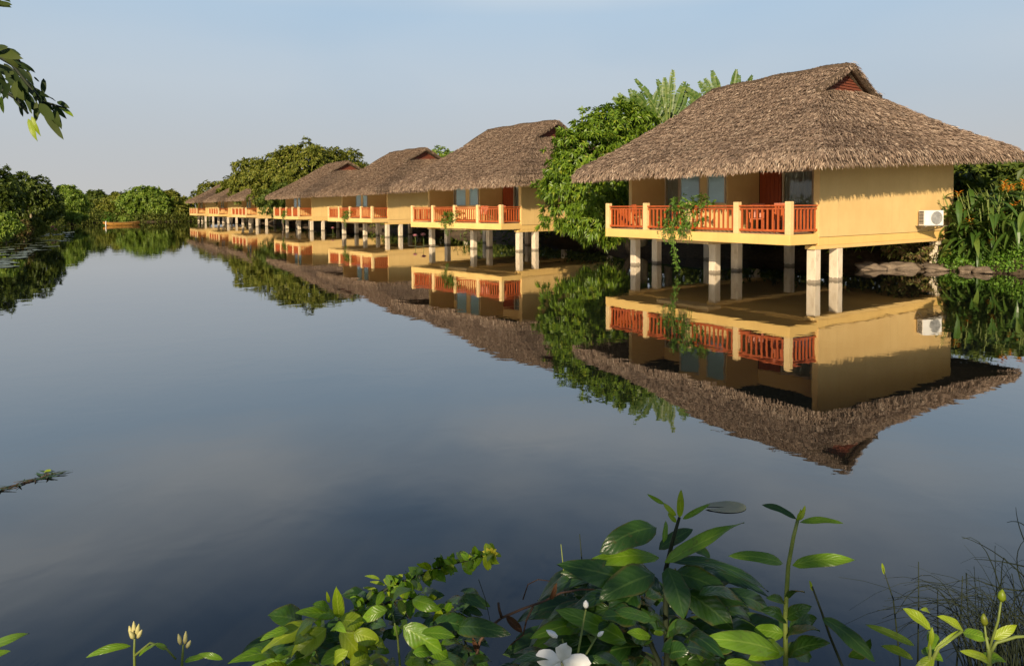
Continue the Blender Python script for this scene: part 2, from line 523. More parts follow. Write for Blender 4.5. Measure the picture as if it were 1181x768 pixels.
def ground_mat():
    m, nt, b, out = new_mat('bank earth and grass')
    n1 = noise(nt, 0.35, 6, 0.65)
    n2 = noise(nt, 6.0, 5, 0.7)
    earth = ramp(nt, [(0.3, (0.055, 0.040, 0.026)), (0.7, (0.13, 0.095, 0.060))], n2)
    grass = ramp(nt, [(0.3, (0.030, 0.050, 0.012)), (0.7, (0.075, 0.105, 0.026))], n2)
    tc = nt.nodes.new('ShaderNodeNewGeometry')
    sp = nt.nodes.new('ShaderNodeSeparateXYZ')
    nt.links.new(tc.outputs['Position'], sp.inputs[0])
    hh = math_node(nt, 'ADD', sp.outputs[2], math_node(nt, 'MULTIPLY', n1, 0.5))
    f = math_node(nt, 'GREATER_THAN', hh, 0.85)
    nt.links.new(mix_rgb(nt, f, earth, grass), b.inputs['Base Color'])
    b.inputs['Roughness'].default_value = 0.95
    b.inputs['Specular IOR Level'].default_value = 0.1
    bump(nt, n2, 0.8, 0.06, b)
    return m


M['ground'] = ground_mat()

# ------------------------------------------------------------------ ground and water
poly = []
for u in (-9.5, -6.0, -3.4, -1.2, 2, 8, 11, 14, 20, 40, 60, 66, 72, 80, 100, 120, 132):
    v = {-9.5: 7.4, -6.0: 8.0, -3.4: 8.0, -1.2: 8.5, 2: 6.8, 11: 4.6, 14: 4.6, 20: 7.0, 40: 8.2, 60: 7.6, 66: 5.6, 72: 4.6, 80: 6.6, 132: 4.0}.get(u, 6.0)
    p = RW(u, v)
    poly.append((p.x, p.y))
poly += [(-66, 126), (-76, 125), (-84, 116), (-78, 104), (-70, 100), (-65, 94), (-59, 84), (-52, 72), (-45, 60), (-39, 49), (-36, 40), (-34, 25), (-33, 12), (-25, 5.5), (-10, 3.9), (-4, 3.3), (3, 3.2), (8, 3.4), (16, 4.0), (26, 7.5), (25.5, 17)]
PX = np.array([p[0] for p in poly])
PY = np.array([p[1] for p in poly])


def wob(x, y):
    return 0.35 * np.sin(x * 0.9 + 1.3 * np.sin(y * 0.7)) + 0.25 * np.sin(y * 1.7 + x * 0.6) + 0.12 * np.sin(x * 3.1 - y * 2.3)


def shore_dist(x, y):
    """Distance to the shore, positive on land."""
    x = np.asarray(x, dtype=float)
    y = np.asarray(y, dtype=float)
    best = np.full(x.shape, 1e9)
    inside = np.zeros(x.shape, dtype=bool)
    n = len(PX)
    for i in range(n):
        x0, y0, x1, y1 = PX[i], PY[i], PX[(i + 1) % n], PY[(i + 1) % n]
        dx, dy = x1 - x0, y1 - y0
        t = np.clip(((x - x0) * dx + (y - y0) * dy) / (dx * dx + dy * dy), 0, 1)
        best = np.minimum(best, np.hypot(x - x0 - t * dx, y - y0 - t * dy))
        cond = ((y0 > y) != (y1 > y))
        with np.errstate(divide='ignore', invalid='ignore'):
            xi = x0 + (y - y0) / (dy if dy != 0 else 1e-9) * dx
        inside ^= cond & (x < xi)
    return np.where(inside, -best, best)


def ground_h(x, y):
    d = shore_dist(x, y) + wob(x, y) * np.clip((np.asarray(y, float) - 3) / 6, 0.15, 1)
    h = np.where(d > 0, 0.95 * (1 - np.exp(-d / 1.5)) + 0.05 * wob(np.asarray(x) * 1.7, np.asarray(y) * 1.7) * np.clip(d, 0, 1), np.maximum(-1.5, 0.45 * d))
    return h


def gz(x, y):
    return float(ground_h(np.array([x]), np.array([y]))[0])


def axis(lo, hi, step, far):
    core = np.arange(lo, hi + 1e-6, step)
    out_r = hi + np.cumsum(np.geomspace(step * 2, far * 0.45, 14))
    out_l = lo - np.cumsum(np.geomspace(step * 2, far * 0.45, 14))
    return np.concatenate([out_l[::-1], core, out_r])


gx, gy = axis(-92, 34, 0.8, 5000), axis(-6, 142, 0.8, 5000)
XX, YY = np.meshgrid(gx, gy)
HH = ground_h(XX.ravel(), YY.ravel())
nx, ny = len(gx), len(gy)
ii = (np.arange(ny - 1)[:, None] * nx + np.arange(nx - 1)[None, :]).ravel()
gf = np.stack([ii, ii + 1, ii + nx + 1, ii + nx], axis=1)
g = np_mesh('ground', np.stack([XX.ravel(), YY.ravel(), HH], axis=1), gf, M['ground'], smooth=True)
tag(g, kind='structure')

wb = MB()
wb.add([(-110, -3, 0), (60, -3, 0), (60, 150, 0), (-110, 150, 0)], [(0, 1, 2, 3)])
tag(wb.build('water', M['water']), kind='structure')


# ------------------------------------------------------------------ thatched stilt house (local x = away from the pond, y = along the row)
def profile(s, ze, zr):
    # thatch surface from eave (0) to ridge (1): rounded lip, slight sag in the middle
    sag = -0.16 * math.sin(math.pi * s) - 0.10 * math.sin(2 * math.pi * s) * 0.4
    lip = -0.16 * max(0.0, 1 - s / 0.07) ** 2
    return ze + (zr - ze) * s + sag + lip


EV_F, EV_B, EU_R, EU_L = -1.9, 12.0, -1.3, 10.05
RV, RU_R, RU_L, ZR = 4.98, 1.92, 8.35, 7.78
SG = 0.735                        # share of the slope at which the gablet starts
GU_R, GU_L = 2.08, 8.2
ZE_F, ZE_B = 3.95, 4.62


def front_pt(s, t):
    v = EV_F + (RV - EV_F) * s
    z = profile(s, ZE_F, ZR)
    if s < SG:
        q = s / SG
        u0, u1 = EU_R + (GU_R - EU_R) * q, EU_L + (GU_L - EU_L) * q ** 1.4
    else:
        q = (s - SG) / (1 - SG)
        u0, u1 = GU_R + (RU_R - GU_R) * q, GU_L + (RU_L - GU_L) * q
    u = u0 + (u1 - u0) * t
    z += 0.05 * math.sin(u * 1.9 + s * 5) * math.sin(s * 9 + u)
    return Vector((v, u, z))


def back_pt(s, t):
    v = EV_B + (RV - EV_B) * s
    z = profile(s, ZE_B, ZR)
    p = front_pt(s, t)
    return Vector((v, p.y, z))


def hip_r(q, w):
    s = q * SG
    a, b = front_pt(s, 0), back_pt(s, 0)
    p = a.lerp(b, w)
    p.z -= 0.10 * math.sin(math.pi * w) * math.sin(math.pi * q)
    return p


def hip_l(q, w):
    s = q * SG
    a, b = front_pt(s, 1), back_pt(s, 1)
    p = a.lerp(b, w)
    p.z += 0.25 * math.sin(math.pi * w) * q
    return p


SLOPES = [(front_pt, (0, 1), 12.6, 7.9), (back_pt, (0, 1), 12.6, 7.9), (hip_r, (0, 1), 13.9, 4.0), (hip_l, (0, 1), 13.9, 3.9)]


def strands(pts, dirs, nrms, length, width, r):
    """Two-segment tapering straw tips; arrays of positions, down-slope directions and normals."""
    n = len(pts)
    side = np.cross(dirs, nrms)
    side /= np.linalg.norm(side, axis=1, keepdims=True) + 1e-9
    yaw = r.normal(0, 0.30, n)[:, None]
    d = dirs * np.cos(yaw) + side * np.sin(yaw)
    sd = np.cross(d, nrms)
    sd /= np.linalg.norm(sd, axis=1, keepdims=True) + 1e-9
    roll = r.normal(0, 0.5, n)[:, None]
    sd2 = sd * np.cos(roll) + nrms * np.sin(roll)
    lift = np.abs(r.normal(0.16, 0.12, n))[:, None]
    L = (length * r.uniform(0.6, 1.35, n))[:, None]
    Wd = (width * r.uniform(0.6, 1.4, n))[:, None]
    p0 = pts - d * L * 0.35 - nrms * 0.01
    p1 = pts + d * L * 0.2 + nrms * lift * L * 0.55
    p2 = pts + d * L * 0.65 + nrms * lift * L * 0.75
    p2[:, 2] -= L[:, 0] * 0.10
    V = np.stack([p0 - sd2 * Wd * 0.5, p0 + sd2 * Wd * 0.5, p1 + sd2 * Wd * 0.5, p1 - sd2 * Wd * 0.5, p2 + sd2 * Wd * 0.12, p2 - sd2 * Wd * 0.12], axis=1).reshape(-1, 3)
    k = np.arange(n)[:, None] * 6
    Fc = np.concatenate([k + np.array([[0, 1, 2, 3]]), k + np.array([[3, 2, 4, 5]])], axis=0)
    return V, Fc


def make_roof(parent):
    bed = MB()
    N1, N2 = 18, 16
    for fn, _, wl, hl in SLOPES:
        top, bot = [], []
        for i in range(N1 + 1):
            for j in range(N2 + 1):
                p = fn(i / N1, j / N2)
                top.append(p)
                bot.append(p - Vector((0, 0, 0.20 + 0.06 * i / N1)))
        f = []
        n = len(top)
        for i in range(N1):
            for j in range(N2):
                a = i * (N2 + 1) + j
                f.append((a, a + 1, a + N2 + 2, a + N2 + 1))
                f.append((n + a, n + a + N2 + 1, n + a + N2 + 2, n + a + 1))
        for j in range(N2):            # eave edge and ridge edge
            f.append((j, n + j, n + j + 1, j + 1))
        for i in range(N1):
            for e in (0, N2):
                a = i * (N2 + 1) + e
                f.append((a, a + N2 + 1, n + a + N2 + 1, n + a))
        bed.add(top + bot, f)
    # rolled verges along both gablets and the ridge roll
    for (uu, tt) in ((RU_R, 0), (RU_L, 1)):
        for fn in (front_pt, back_pt):
            pts = []
            for k in range(9):
                s = SG - 0.035 + (1 - SG + 0.035) * k / 8
                p = fn(min(s, 1), tt)
                p.y += -0.10 if tt == 0 else 0.10
                p.z -= 0.05
                pts.append(p)
            bed.tube(pts, [0.13, 0.16, 0.16, 0.16, 0.16, 0.16, 0.15, 0.14, 0.12], 8)
    bed.tube([front_pt(1, t / 8) + Vector((0, 0, -0.02)) for t in range(9)], 0.15, 8)
    roof = bed.build('roof', M['thatch_bed'], parent, smooth=True)

    r = np.random.default_rng(3)
    Vs, Fs, off = [], [], 0

    def push(V, Fc):
        nonlocal off
        Vs.append(V)
        Fs.append(Fc + off)
        off += len(V)

    for fn, _, wl, hl in SLOPES:
        area = wl * hl * (0.72 if fn in (front_pt, back_pt) else 0.62)
        dens = 1150 if fn in (front_pt, hip_r) else 200
        n = int(area * dens)
        G1, G2 = 60, 40
        tab = np.array([[fn(i / G1, j / G2)[:] for j in range(G2 + 1)] for i in range(G1 + 1)])
        # sample in proportion to the width of the slope at that height
        wrow = np.linalg.norm(tab[:, -1] - tab[:, 0], axis=1)
        cdf = np.cumsum(wrow)
        cdf = np.insert(cdf / cdf[-1], 0, 0)[:-1]
        s = np.interp(r.uniform(0, 1, n), cdf, np.linspace(0, 1, len(cdf)))
        t = r.uniform(0, 1, n)
        fi, fj = np.clip(s * G1, 0, G1 - 1e-3), np.clip(t * G2, 0, G2 - 1e-3)
        i0, j0 = fi.astype(int), fj.astype(int)
        a, b = (fi - i0)[:, None], (fj - j0)[:, None]
        P = (tab[i0, j0] * (1 - a) * (1 - b) + tab[i0 + 1, j0] * a * (1 - b) + tab[i0, j0 + 1] * (1 - a) * b + tab[i0 + 1, j0 + 1] * a * b)
        dn = tab[i0, j0] - tab[i0 + 1, j0]
        if fn in (front_pt, back_pt):
            dn[:, 1] *= 0.25                      # straw runs straight down the slope, not along the hips
        dn /= np.linalg.norm(dn, axis=1, keepdims=True)
        ac = tab[i0, j0 + 1] - tab[i0, j0]
        nr = np.cross(dn, ac)
        nr /= np.linalg.norm(nr, axis=1, keepdims=True)
        nr *= np.sign(nr[:, 2])[:, None]
        course = (s * hl * (1.0 if fn in (front_pt, back_pt) else 1.0) / 0.42 + 0.25 * np.sin(t * 23) + 0.12 * np.sin(t * 61)) % 1.0
        push(*strands(P + nr * (r.uniform(-0.015, 0.045, n) + 0.05 * (1 - course))[:, None], dn, nr, 0.155, 0.021, r))
        # hanging fringe at the eave
        m = int(wl * 190)
        t = r.uniform(0, 1, m)
        P = np.array([fn(0.0, x)[:] for x in t])
        P[:, 2] += r.uniform(-0.25, 0.05, m)
        dn = np.tile(((np.array(fn(0, .5)) - np.array(fn(.12, .5)))), (m, 1))
        dn /= np.linalg.norm(dn, axis=1, keepdims=True)
        out = dn.copy()
        out[:, 2] = 0
        out /= np.linalg.norm(out, axis=1, keepdims=True)
        if fn is front_pt or fn is back_pt: pass
        P += out * r.uniform(-0.02, 0.05, m)[:, None]
        down = dn * 0.55 + np.array([[0, 0, -0.85]])
        down /= np.linalg.norm(down, axis=1, keepdims=True)
        push(*strands(P, down, out, 0.15, 0.026, r))
    # straw over hips, verges and ridge
    for k in range(5200):
        c = k % 4
        if c == 0:
            p = front_pt(r.uniform(0, SG), 0.0); d = Vector((-0.45, -0.65, -0.65)); n_ = Vector((-0.4, -0.4, 0.8))
        elif c == 1:
            p = back_pt(r.uniform(0, SG), 0.0); d = Vector((0.45, -0.65, -0.65)); n_ = Vector((0.4, -0.4, 0.8))
        elif c == 2:
            s = r.uniform(SG - 0.03, 1)
            fr = r.random() < 0.5
            p = (front_pt if fr else back_pt)(s, 0.0) + Vector((0, r.uniform(-0.26, 0.02), r.uniform(-0.10, 0.10)))
            d = Vector((-0.75 if fr else 0.75, -0.25, -0.6)); n_ = Vector((0, -0.8, 0.6))
        else:
            p = front_pt(1, r.uniform(0, 1)) + Vector((0, 0, 0.10)); sgn = -1 if r.random() < 0.6 else 1
            d = Vector((sgn * 0.9, 0, -0.4)); n_ = Vector((0, 0, 1))
        push(*strands(np.array([p[:]]), np.array([d.normalized()[:]]), np.array([n_.normalized()[:]]), 0.19, 0.028, r))
    st = np_mesh('thatch_strands', np.concatenate(Vs), np.concatenate(Fs), M['thatch'], roof)
    # gablet boards under the ridge ends
    for (uu, sg) in ((GU_R - 0.02, 1), (GU_L + 0.02, -1)):
        gp = MB()
        zb = profile(SG, ZE_F, ZR) - 0.10
        apex_z = ZR - 0.22
        v0, v1 = EV_F + (RV - EV_F) * SG + 0.05, EV_B + (RV - EV_B) * SG - 0.05
        nb = 9
        for k in range(nb):
            za, zc = zb + (apex_z - zb) * k / nb, zb + (apex_z - zb) * (k + 1) / nb
            fa, fc = k / nb, (k + 1) / nb
            va0, va1 = v0 + (RV - v0) * fa, v1 + (RV - v1) * fa
            vc0, vc1 = v0 + (RV - v0) * fc, v1 + (RV - v1) * fc
            d0, d1 = 0.03 * sg, 0.0
            V = [(va0, uu - d0, za), (va1, uu - d0, za), (vc1, uu, zc - 0.012), (vc0, uu, zc - 0.012)]
            V += [(x, y + 0.06 * sg, z) for x, y, z in V]
            gp.add(V, [(0, 1, 2, 3), (7, 6, 5, 4), (0, 4, 5, 1), (1, 5, 6, 2), (2, 6, 7, 3), (3, 7, 4, 0)])
        gp.build('gable_panel', M['gable'], roof)
        sl = MB()
        sl.box(v0 - 0.05, v1 + 0.05, min(uu - 0.16 * sg, uu + 0.02 * sg), max(uu - 0.16 * sg, uu + 0.02 * sg), zb - 0.06, zb + 0.05)
        sl.build('gable_sill', M['frame'], roof, bevel=0.015)
    return roof


WX = 9.05                       # house depth
WY = 8.62                       # house length
ZF, ZW = 1.57, 4.30             # floor, wall top
RECESS = 1.93


def window_unit(parent, y0, y1, x, z0, z1, kind):
    """One glazed opening in a wall facing the pond (x = const)."""
    f = MB()
    w = 0.07 if kind == 'curtain' else 0.045
    f.box(x - 0.03, x + 0.05, y0, y0 + w, z0, z1)
    f.box(x - 0.03, x + 0.05, y1 - w, y1, z0, z1)
    f.box(x - 0.026, x + 0.046, y0 + w, y1 - w, z1 - w, z1)
    f.box(x - 0.026, x + 0.046, y0 + w, y1 - w, z0, z0 + w)
    if kind == 'curtain':
        ym = (y0 + y1) / 2
        f.box(x - 0.022, x + 0.042, ym - 0.04, ym + 0.04, z0 + w, z1 - w)
    win = f.build('window' if kind == 'sky_tint' else 'glass_door', M['frame'], parent, bevel=0.006)
    p = MB()
    p.box(x - 0.004, x + 0.004, y0 + w - 0.01, y1 - w + 0.01, z0 + w - 0.01, z1 - w + 0.01)
    p.build('pane', M['glass'], win)
    c = MB()
    n = 60 if kind == 'curtain' else 2
    V, Fc = [], []
    for i in range(n + 1):
        yy = y0 + w + (y1 - y0 - 2 * w) * i / n
        dx = (0.09 if kind == 'curtain' else 0.022) + (0.03 * math.sin(i * 1.1) + 0.012 * math.sin(i * 2.7) if kind == 'curtain' else 0)
        V += [(x + dx, yy, z0 + 0.03), (x + dx + (0.01 * math.sin(i * 0.7) if kind == 'curtain' else 0), yy, z1 - 0.03)]
    for i in range(n):
        Fc.append((i * 2, i * 2 + 2, i * 2 + 3, i * 2 + 1))
    c.add(V, Fc)
    c.build('curtain' if kind == 'curtain' else 'sky_tint', M['curtain'] if kind == 'curtain' else M['sky_tint'], win, smooth=kind == 'curtain')
    return win


def door_unit(parent, y0, y1, x):
    d = MB()
    d.box(x - 0.03, x + 0.03, y0 + 0.005, y1 - 0.005, ZF + 0.02, 3.72)
    z = ZF + 0.2
    for (za, zb) in ((1.75, 2.45), (2.57, 3.55)):
        n = 4
        for k in range(n):
            ya = y0 + 0.10 + (y1 - y0 - 0.2) * k / n
            yb = y0 + 0.10 + (y1 - y0 - 0.2) * (k + 1) / n - 0.03
            d.box(x - 0.052, x - 0.028, ya, yb, za, zb)
    o = d.build('door', M['door'], parent, bevel=0.006)
    h = MB()
    h.tube([(x - 0.03, y1 - 0.06, 2.55), (x - 0.09, y1 - 0.06, 2.55), (x - 0.09, y1 - 0.16, 2.55)], 0.012, 6)
    h.build('handle', M['metal'], o, smooth=True)
    return o


def make_house():
    root = empty('stilt_house', RW(0, 0), ROT)
    # ---- walls
    w = MB()
    T = 0.18
    zb = 1.465
    w.box(0.0, WX, -0.03, T, zb, ZW)                          # end wall with the air conditioner
    w.box(0.0, WX, WY - T, WY, zb, ZW)                        # far end wall
    w.box(WX - T, WX - 0.003, T + 0.002, WY - T - 0.002, zb, ZW)      # rear wall
    bx0, bx1 = 3.6, 5.85                                      # bay between the two recesses
    w.box(0.10, RECESS, bx0, bx0 + T, ZF, ZW)
    w.box(0.10, RECESS, bx1 - T, bx1, ZF, ZW)
    w.box(0.023, 0.098, bx0, bx1, ZF, 2.555)
    w.box(0.023, 0.098, bx0, bx1, 3.985, ZW)
    w.box(0.023, 0.098, 4.475, 4.795, 2.555, 3.985)
    # wall above the doors
    w.box(RECESS, RECESS + T, T + 0.002, bx0 + T, 3.76, ZW)
    w.box(RECESS, RECESS + T, bx1 - T, WY - T - 0.002, 3.76, ZW)
    w.box(RECESS, RECESS + T, bx0 + T, bx1 - T, ZF, ZW)
    w.build('wall', M['stucco'], root)
    # interior behind the glazing
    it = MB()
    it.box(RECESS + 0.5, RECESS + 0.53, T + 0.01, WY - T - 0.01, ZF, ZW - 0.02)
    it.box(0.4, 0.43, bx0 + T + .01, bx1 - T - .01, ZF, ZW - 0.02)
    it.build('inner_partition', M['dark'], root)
    # ---- floor slab with the balcony
    s = MB()
    s.box(0.0, WX, 0.0, WY, 1.19, 1.46)
    s.box(-1.5, -0.002, 0.0, 8.42, 1.25, ZF)
    s.build('floor_slab', M['stucco'], root, bevel=0.012)
    fl = MB()
    fl.box(-1.42, RECESS + 0.4, 0.2, 8.36, ZF + 0.002, ZF + 0.012)
    fl.build('balcony_floor', M['floor_tile'], root)
    # ---- beams on the stilts and the lower plank under the balcony
    bm_ = MB()
    for y in (0.17, 4.1, 8.25):
        bm_.box(-0.2, WX - 0.5, y - 0.17, y + 0.17, 1.07, 1.188)
    bm_.build('floor_beam', M['stucco'], root, bevel=0.01)
    pl = MB()
    pl.box(-1.05, -0.35, 3.5, 6.0, 1.12, 1.248)
    pl.build('hanging_plank', M['rail_post'], root, bevel=0.01)
    for y in (0.17, 4.1, 8.25):
        for x in ((0.02, 1.28, 8.1) if y < 1 else (0.02, 1.28, 4.6, 8.1)):
            p = MB()
            p.box(x - 0.15, x + 0.15, y - 0.15, y + 0.15, -1.6, 1.069)
            p.build('stilt', M['concrete'], root, bevel=0.02)
    # ---- balcony posts and railings
    py_ = [0.02, 2.0, 4.07, 6.18, 8.32]
    for y in py_:
        p = MB()
        p.box(-1.5 + 0.003, -1.5 + 0.19, y - 0.02 if y < 1 else y - 0.095, y + 0.17 if y < 1 else y + 0.095, ZF, 2.60)
        p.build('balcony_post', M['rail_post'], root, bevel=0.01)

    def panel(p, q):
        m = MB()
        p, q = Vector(p), Vector(q)
        d = (q - p)
        L = d.length
        d.normalize()
        m.bar(p + Vector((0, 0, 2.47)), q + Vector((0, 0, 2.47)), 0.10, 0.05)
        m.bar(p + Vector((0, 0, 2.375)), q + Vector((0, 0, 2.375)), 0.05, 0.05)
        m.bar(p + Vector((0, 0, 1.69)), q + Vector((0, 0, 1.69)), 0.07, 0.07)
        n = max(4, int(round(L / 0.185)))
        for k in range(n):
            c = p + d * (L * (k + 0.5) / n)
            m.bar(c + Vector((0, 0, 1.725)), c + Vector((0, 0, 2.35)), 0.048, 0.048, up=d)
        m.build('railing', M['rail'], root, bevel=0.004)
    for a, b in zip(py_[:-1], py_[1:]):
        panel((-1.405, a + (0.17 if a < 1 else 0.095), 0), (-1.405, b - 0.095, 0))
    panel((-1.31, 0.075, 0), (0.0, 0.075, 0))
    panel((-1.31, 8.32, 0), (0.0, 8.32, 0))
    # ---- openings
    window_unit(root, 3.64, 4.47, 0.04, 2.56, 3.98, 'sky_tint')
    window_unit(root, 4.80, 5.80, 0.04, 2.56, 3.98, 'sky_tint')
    door_unit(root, 2.68, 3.58, RECESS + 0.04)
    window_unit(root, 0.22, 2.64, RECESS + 0.04, ZF + 0.02, 3.74, 'curtain')
    d2 = door_unit(root, 5.88, 6.78, RECESS + 0.04)
    g2 = window_unit(root, 6.82, 8.42, RECESS + 0.04, ZF + 0.02, 3.74, 'curtain')
    make_roof(root)
    return root, d2, g2


HOUSE_AT = [(9.73, 20.9, 33.4), (0.50, 36.5, 43.5), (-10.35, 55.0, 40.0), (-21.7, 71.5, 37.0), (-34.8, 90.0, 35.0), (-45.2, 105.0, 34.0), (-55.3, 119.0, 33.5)]
HLAB = ['nearest thatched stilt house, with the white air conditioner on its yellow end wall',
        'thatched stilt house just beyond the tall round mango tree, its gable half hidden by leaves',
        'thatched stilt house with an open red gable, third along the row from the nearest',
        'thatched stilt house directly in front of the biggest trees, foliage touching its roof',
        'small far thatched stilt house with roof partly covered by tree foliage',
        'distant thatched stilt house, second from the far end of the row',
        'farthest thatched stilt house at the end of the row, beside the far bank trees']
house0, dA, gA = make_house()
house0['label'] = HLAB[0]
house0['category'] = 'house'
house0['group'] = 'thatched stilt houses in a row along the pond'
houses = [house0]
for i in range(1, 7):
    h = copy_tree(house0)
    h.location = (HOUSE_AT[i][0], HOUSE_AT[i][1], 0)
    h.rotation_euler.z = R(HOUSE_AT[i][2])
    h['label'] = HLAB[i]
    houses.append(h)


def hl(i, x, y, z):
    """World point from house-local coordinates."""
    c, s = math.cos(houses[i].rotation_euler.z), math.sin(houses[i].rotation_euler.z)
    l = houses[i].location
    return Vector((l.x + c * x - s * y, l.y + s * x + c * y, z))


# ------------------------------------------------------------------ air conditioner on the end wall of the nearest house
def air_conditioner():
    root = empty('air_conditioner', hl(0, 6.62, -0.16, 1.7), houses[0].rotation_euler.z - R(22))
    tag(root, 'white air conditioner unit on a bracket low on the yellow end wall', 'air conditioner')
    w, h, d0, d1 = 0.82, 0.56, -0.08, -0.36
    m = MB()
    m.box(-w / 2, w / 2, d1, d0, 0.0, h)
    m.build('casing', M['white'], root, bevel=0.025)
    # fan opening with rings and blades on the front
    cx, cz, r0 = 0.10, h / 2, 0.235
    g_ = MB()
    for rr in np.linspace(0.05, r0, 7):
        g_.tube([(cx + rr * math.cos(a), d1 - 0.015, cz + rr * math.sin(a)) for a in np.linspace(0, 2 * math.pi, 33)], 0.006, 5, False)
    for a in np.linspace(0, 2 * math.pi, 13)[:-1]:
        g_.bar((cx + 0.04 * math.cos(a), d1 - 0.015, cz + 0.04 * math.sin(a)), (cx + r0 * math.cos(a), d1 - 0.015, cz + r0 * math.sin(a)), 0.008)
    g_.build('fan_grille', M['grille'], root)
    f = MB()
    ring = [(cx + r0 * math.cos(a), d1 - 0.004, cz + r0 * math.sin(a)) for a in np.linspace(0, 2 * math.pi, 33)[:-1]]
    f.add(ring, [tuple(range(32))])
    f.build('fan_recess', M['grille'], root)
    v = MB()
    for k in range(9):
        v.box(-w / 2 - 0.012, -w / 2 - 0.002, d1 + 0.04, d0 - 0.04, 0.07 + k * 0.053, 0.10 + k * 0.053)
    v.build('side_vent', M['dark'], root)
    b = MB()
    for x in (-0.38, 0.38):
        b.bar((x, -0.40, -0.025), (x, 0.12 + (.36 if x > 0 else 0) , -0.025), 0.04)
        b.bar((x, -0.34, -0.05), (x, 0.10 + (.36 if x > 0 else 0), -0.26), 0.03)
    b.box(-0.54, 0.52, -0.42, -0.02, -0.012, -0.003)
    b.build('bracket', M['metal'], root)
    p = MB()
    p.tube([(0.38, -0.20, 0.06), (0.50, -0.18, 0.1), (0.54, 0.1, 0.1), (0.54, 0.48, 0.16)], 0.018, 6)
    p.build('pipe', M['frame'], root, smooth=True)


air_conditioner()


# ------------------------------------------------------------------ foliage generators
def leaves_mesh(base, d, nrm, L, Wd, droop):
    """Folded four-sided leaves from arrays."""
    n = len(base)
    s = np.cross(d, nrm)
    s /= np.linalg.norm(s, axis=1, keepdims=True) + 1e-9
    up = np.cross(s, d)
    L, Wd, droop = L[:, None], Wd[:, None], droop[:, None]
    mid = base + d * L * 0.45
    tip = base + d * L
    tip[:, 2] -= (droop * L)[:, 0]
    V = np.stack([base, mid + s * Wd * 0.5 + up * Wd * 0.15, tip, mid - s * Wd * 0.5 + up * Wd * 0.15], axis=1).reshape(-1, 3)
    k = np.arange(n)[:, None] * 4
    Fc = np.concatenate([k + np.array([[0, 1, 2]]), k + np.array([[0, 2, 3]])], axis=0)
    return V, Fc


def unit(v):
    return v / (np.linalg.norm(v, axis=1, keepdims=True) + 1e-9)


def rosettes(blobs, n_ros, per, L, Wd, r, fill=0.3, droop=0.35, rough=0.22):
    """Leaf rosettes spread over (and some inside) overlapping lobes; lobes are (x, y, z, radius, flatten)."""
    bl = np.array(blobs, dtype=float)
    wts = bl[:, 3] ** 2
    pick = r.choice(len(bl), n_ros, p=wts / wts.sum())
    dirs = unit(r.normal(size=(n_ros, 3)))
    # lumpy surface so the outline is uneven
    lump = 1 + rough * (np.sin(dirs[:, 0] * 5 + bl[pick, 0] * 3) * np.sin(dirs[:, 1] * 6 + bl[pick, 1]) + np.sin(dirs[:, 2] * 7 + bl[pick, 2] * 2) * 0.6)
    rad = bl[pick, 3] * lump * np.where(r.random(n_ros) < fill, r.uniform(0.45, 0.85, n_ros), r.uniform(0.86, 1.06, n_ros))
    c = bl[pick, :3] + dirs * rad[:, None] * np.stack([np.ones(n_ros), np.ones(n_ros), bl[pick, 4]], axis=1)
    # drop rosettes deep inside other lobes
    keep = np.ones(n_ros, dtype=bool)
    for b in bl:
        dd = np.linalg.norm((c - b[:3]) / np.array([1, 1, b[4]]), axis=1)
        keep &= (dd > 0.62 * b[3]) | (r.random(n_ros) < 0.12)
    c, dirs = c[keep], dirs[keep]
    n = len(c)
    axis_ = unit(dirs + np.array([[0, 0, 0.35]]) + r.normal(0, 0.25, (n, 3)))
    t1 = unit(np.cross(axis_, r.normal(size=(n, 3))))
    t2 = np.cross(axis_, t1)
    az = (np.arange(per)[None, :] * 2.399 + r.uniform(0, 6.28, (n, 1))) + r.normal(0, 0.2, (n, per))
    pol = r.uniform(0.5, 1.5, (n, per))
    d = (axis_[:, None] * np.cos(pol)[..., None] + (t1[:, None] * np.cos(az)[..., None] + t2[:, None] * np.sin(az)[..., None]) * np.sin(pol)[..., None])
    d = d.reshape(-1, 3)
    nrm = np.repeat(axis_, per, axis=0)
    base = np.repeat(c, per, axis=0) + r.normal(0, 0.05 * L / 0.2, (n * per, 3)) * 0.5
    m = len(d)
    d[:, 2] -= droop * 0.6
    d = unit(d)
    return leaves_mesh(base, d, nrm, L * r.uniform(0.6, 1.25, m), Wd * r.uniform(0.7, 1.25, m), droop * r.uniform(0.3, 1.2, m))


def limbs(mb, base, blobs, r0, trunk_top):
    b = Vector(base)
    tt = Vector(trunk_top)
    mid = b.lerp(tt, 0.5) + Vector((random.uniform(-.1, .1), random.uniform(-.1, .1), 0)) * (tt - b).length * 0.4
    mb.tube([b - Vector((0, 0, 0.3)), b + (mid - b) * 0.12, mid, tt], [r0 * 1.35, r0, r0 * 0.82, r0 * 0.62], 9)
    for bl in blobs:
        c = Vector(bl[:3])
        m = tt.lerp(c, 0.5) + Vector((random.uniform(-.3, .3), random.uniform(-.3, .3), 0.2)) * bl[3] * 0.3
        mb.tube([tt - Vector((0, 0, 0.1)), m, c, c + (c - tt) * 0.3], [r0 * 0.5, r0 * 0.36, r0 * 0.22, r0 * 0.06], 6)
        for k in range(4):
            e = c + Vector((random.uniform(-1, 1), random.uniform(-1, 1), random.uniform(-.3, 1))).normalized() * bl[3] * 0.8
            mb.tube([m.lerp(c, 0.5), m.lerp(e, 0.55), e], [r0 * 0.2, r0 * 0.13, r0 * 0.03], 5)


